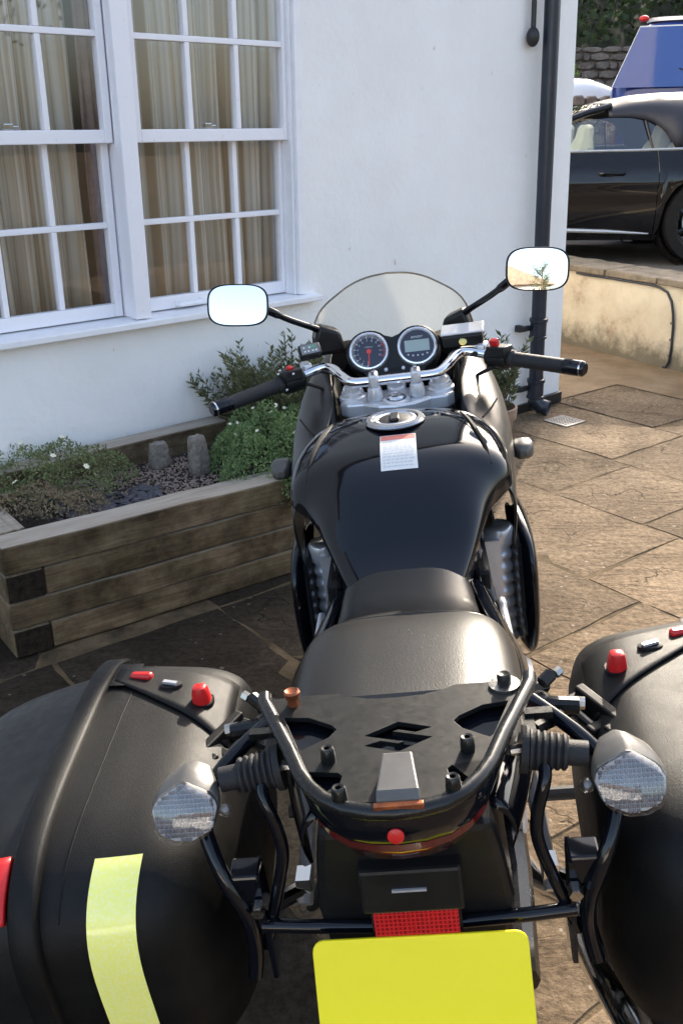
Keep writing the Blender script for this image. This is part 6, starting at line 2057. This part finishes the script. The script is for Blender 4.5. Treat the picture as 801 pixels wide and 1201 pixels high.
def pannier(sx):
    n = 72
    body = bp('pannier', MB().rings([[pan_pt(sx, PAN, x, 2 * PI * k / n) for k in range(n)] for x in [lerp(.186, .361, (i / 24) ** 1.3) for i in range(25)]]), M['pannier'], autosm=60)
    rib = []
    for x, o in ((.352, .000), (.353, .007), (.356, .0095), (.377, .0095), (.380, .007), (.381, .000)):
        rib.append([pan_pt(sx, [(.36, .892, .245, .789, .165), (.41, .892, .245, .789, .165)], x, 2 * PI * k / n, o) for k in range(n)])
    bp('rim_band', MB().rings(rib), M['pannier'], body, autosm=50)
    bp('lid', MB().rings([[pan_pt(sx, LID, x, 2 * PI * k / n) for k in range(n)] for x in [lerp(.380, .570, 1 - (1 - i / 16) ** 1.8) for i in range(17)]]), M['plastic'], body, autosm=60)
    # raised lock panel on the top and its furniture
    def tp(x, y, off=0.0):
        cy, hy, cz, hz = interp(PAN, x)
        q = min(.97, max(-.97, (y - cy) / hy))
        dz = hz * (1 - abs(q) ** PE) ** (1 / PE)
        yy = y
        return PK(Vector((sx * (x + .055 * (yy - .72)), yy - .10 * dz * 0, cz + dz + off)))
    def tpatch(x0, x1, f0, f1, off, nx=14, ny=8):
        return MB().grid([[tp(lerp(x0, x1, i / nx), lerp(f0(lerp(x0, x1, i / nx)), f1(lerp(x0, x1, i / nx)), j / ny), off) for i in range(nx + 1)] for j in range(ny + 1)])
    lp = bp('lock_panel', tpatch(.198, .348, lambda x: .885 + (x - .198) * .75, lambda x: 1.02 + (x - .198) * .10, .0022), M['pannier'], body, autosm=60, solid=.003)
    bp('dark_recess_patch', tpatch(.322, .352, lambda x: .985, lambda x: 1.05, .0032, 5, 6), M['dark'], body)  # dark patch laid on the skin for the shade of a handle hollow
    kx, ky = .232, .952
    k0 = tp(kx, ky)
    kb = MB().rings([[k0 + Vector((a * .0125 * k, b * .0135 * k + dy, h)) for a, b in sup(18, 1, 1, 2.8)] for h, k, dy in ((0, 1.05, 0), (.012, .98, -.001), (.022, .88, -.002), (.028, .70, -.003), (.030, .4, -.003))])
    bp('lock_knob', kb, M['red'], body)
    bp('knob_socket', MB().rings([[k0 + Vector((a * .0155, b * .0165, h)) for a, b in sup(18, 1, 1, 2.8)] for h in (-.002, .0045)]), M['dark'], body)
    l0 = tp(.274, .980, .003)
    bp('lock_barrel', MB().rings([[l0 + Vector((a * .017 * k + .0, b * .0095 * k, h)) for a, b in sup(18, 1, 1, 2.2)] for h, k in ((0, 1.0), (.004, .96), (.005, .7), (.0035, .5))]), M['dark'], body)
    bp('key_slot', MB().box(l0 + Vector((0, 0, .0065)), (.022, .006, .004), (0, 0, sx * .35)), M['alu'], body)
    r0 = tp(.315, 1.005, .004)
    bp('release_button', MB().box(r0, (.034, .013, .012), (0, sx * .05, sx * .25)), M['red'], body, bevel=.004)
    # reflective tape on the rear face
    rows_ = []
    for j in range(25):
        t = t_of(lerp(124, 232, j / 24))
        rows_.append([pan_pt(sx, PAN, lerp(.258, .303, i / 5) + .008 * math.sin(PI * j / 24), t, .0016) for i in range(6)])
    if sx < 0:
        bp('reflective_strip', MB().grid(rows_), M['tape'], body, autosm=60, label='bright yellow reflective strip down the rear of the left pannier')
    # red reflector on the lid
    rows_ = [[pan_pt(sx, LID, lerp(.383, .46, i / 4), t_of(lerp(120, 146, j / 10)), .0130) for i in range(5)] for j in range(11)]
    bp('side_reflector', MB().grid(rows_), M['red'], body, autosm=60, solid=.007)
    # moulded seam
    bp('moulded_seam', MB().tube([pan_pt(sx, PAN, lerp(.318, .335, j / 14), t_of(lerp(62, 150, j / 14)), .0002) for j in range(15)], .0012, 6), M['pannier'], body)
    # hinge / carrying bracket on the inner top edge
    a = PK(Vector((sx * .192, .918, .936))); b = PK(Vector((sx * .232, .848, .929))); d = (b - a).normalized()
    out = Vector((sx, 0, 0)); out = (out - d * out.dot(d)).normalized()
    h = MB()
    def hbox(s0, s1, w0, w1, z0, z1):
        p = []
        for zz in (z0, z1):
            for s in (s0, s1):
                for w_ in (w0, w1):
                    p.append(a + d * s + out * w_ + Vector((0, 0, zz)))
        h.add(p, [(0, 1, 3, 2), (4, 6, 7, 5), (0, 4, 5, 1), (2, 3, 7, 6), (0, 2, 6, 4), (1, 5, 7, 3)])
    hbox(-.010, .070, .006, .020, -.03, .004)
    hbox(.066, .084, -.012, .022, -.028, .000)
    hbox(-.012, .002, -.022, .010, -.03, -.006); hbox(.045, .060, -.022, .008, -.035, -.008)
    hg = bp("hinge", h, M["pannier"], body, bevel=.003, smooth=False)
    bp('hinge_pin', MB().tube([a + d * -.005 + out * -.010 + Vector((0, 0, -.014)), a + d * .07 + out * -.010 + Vector((0, 0, -.018))], .0065, 10), M['satin'], hg)
    return body
pannier(-1)
pannier(1)
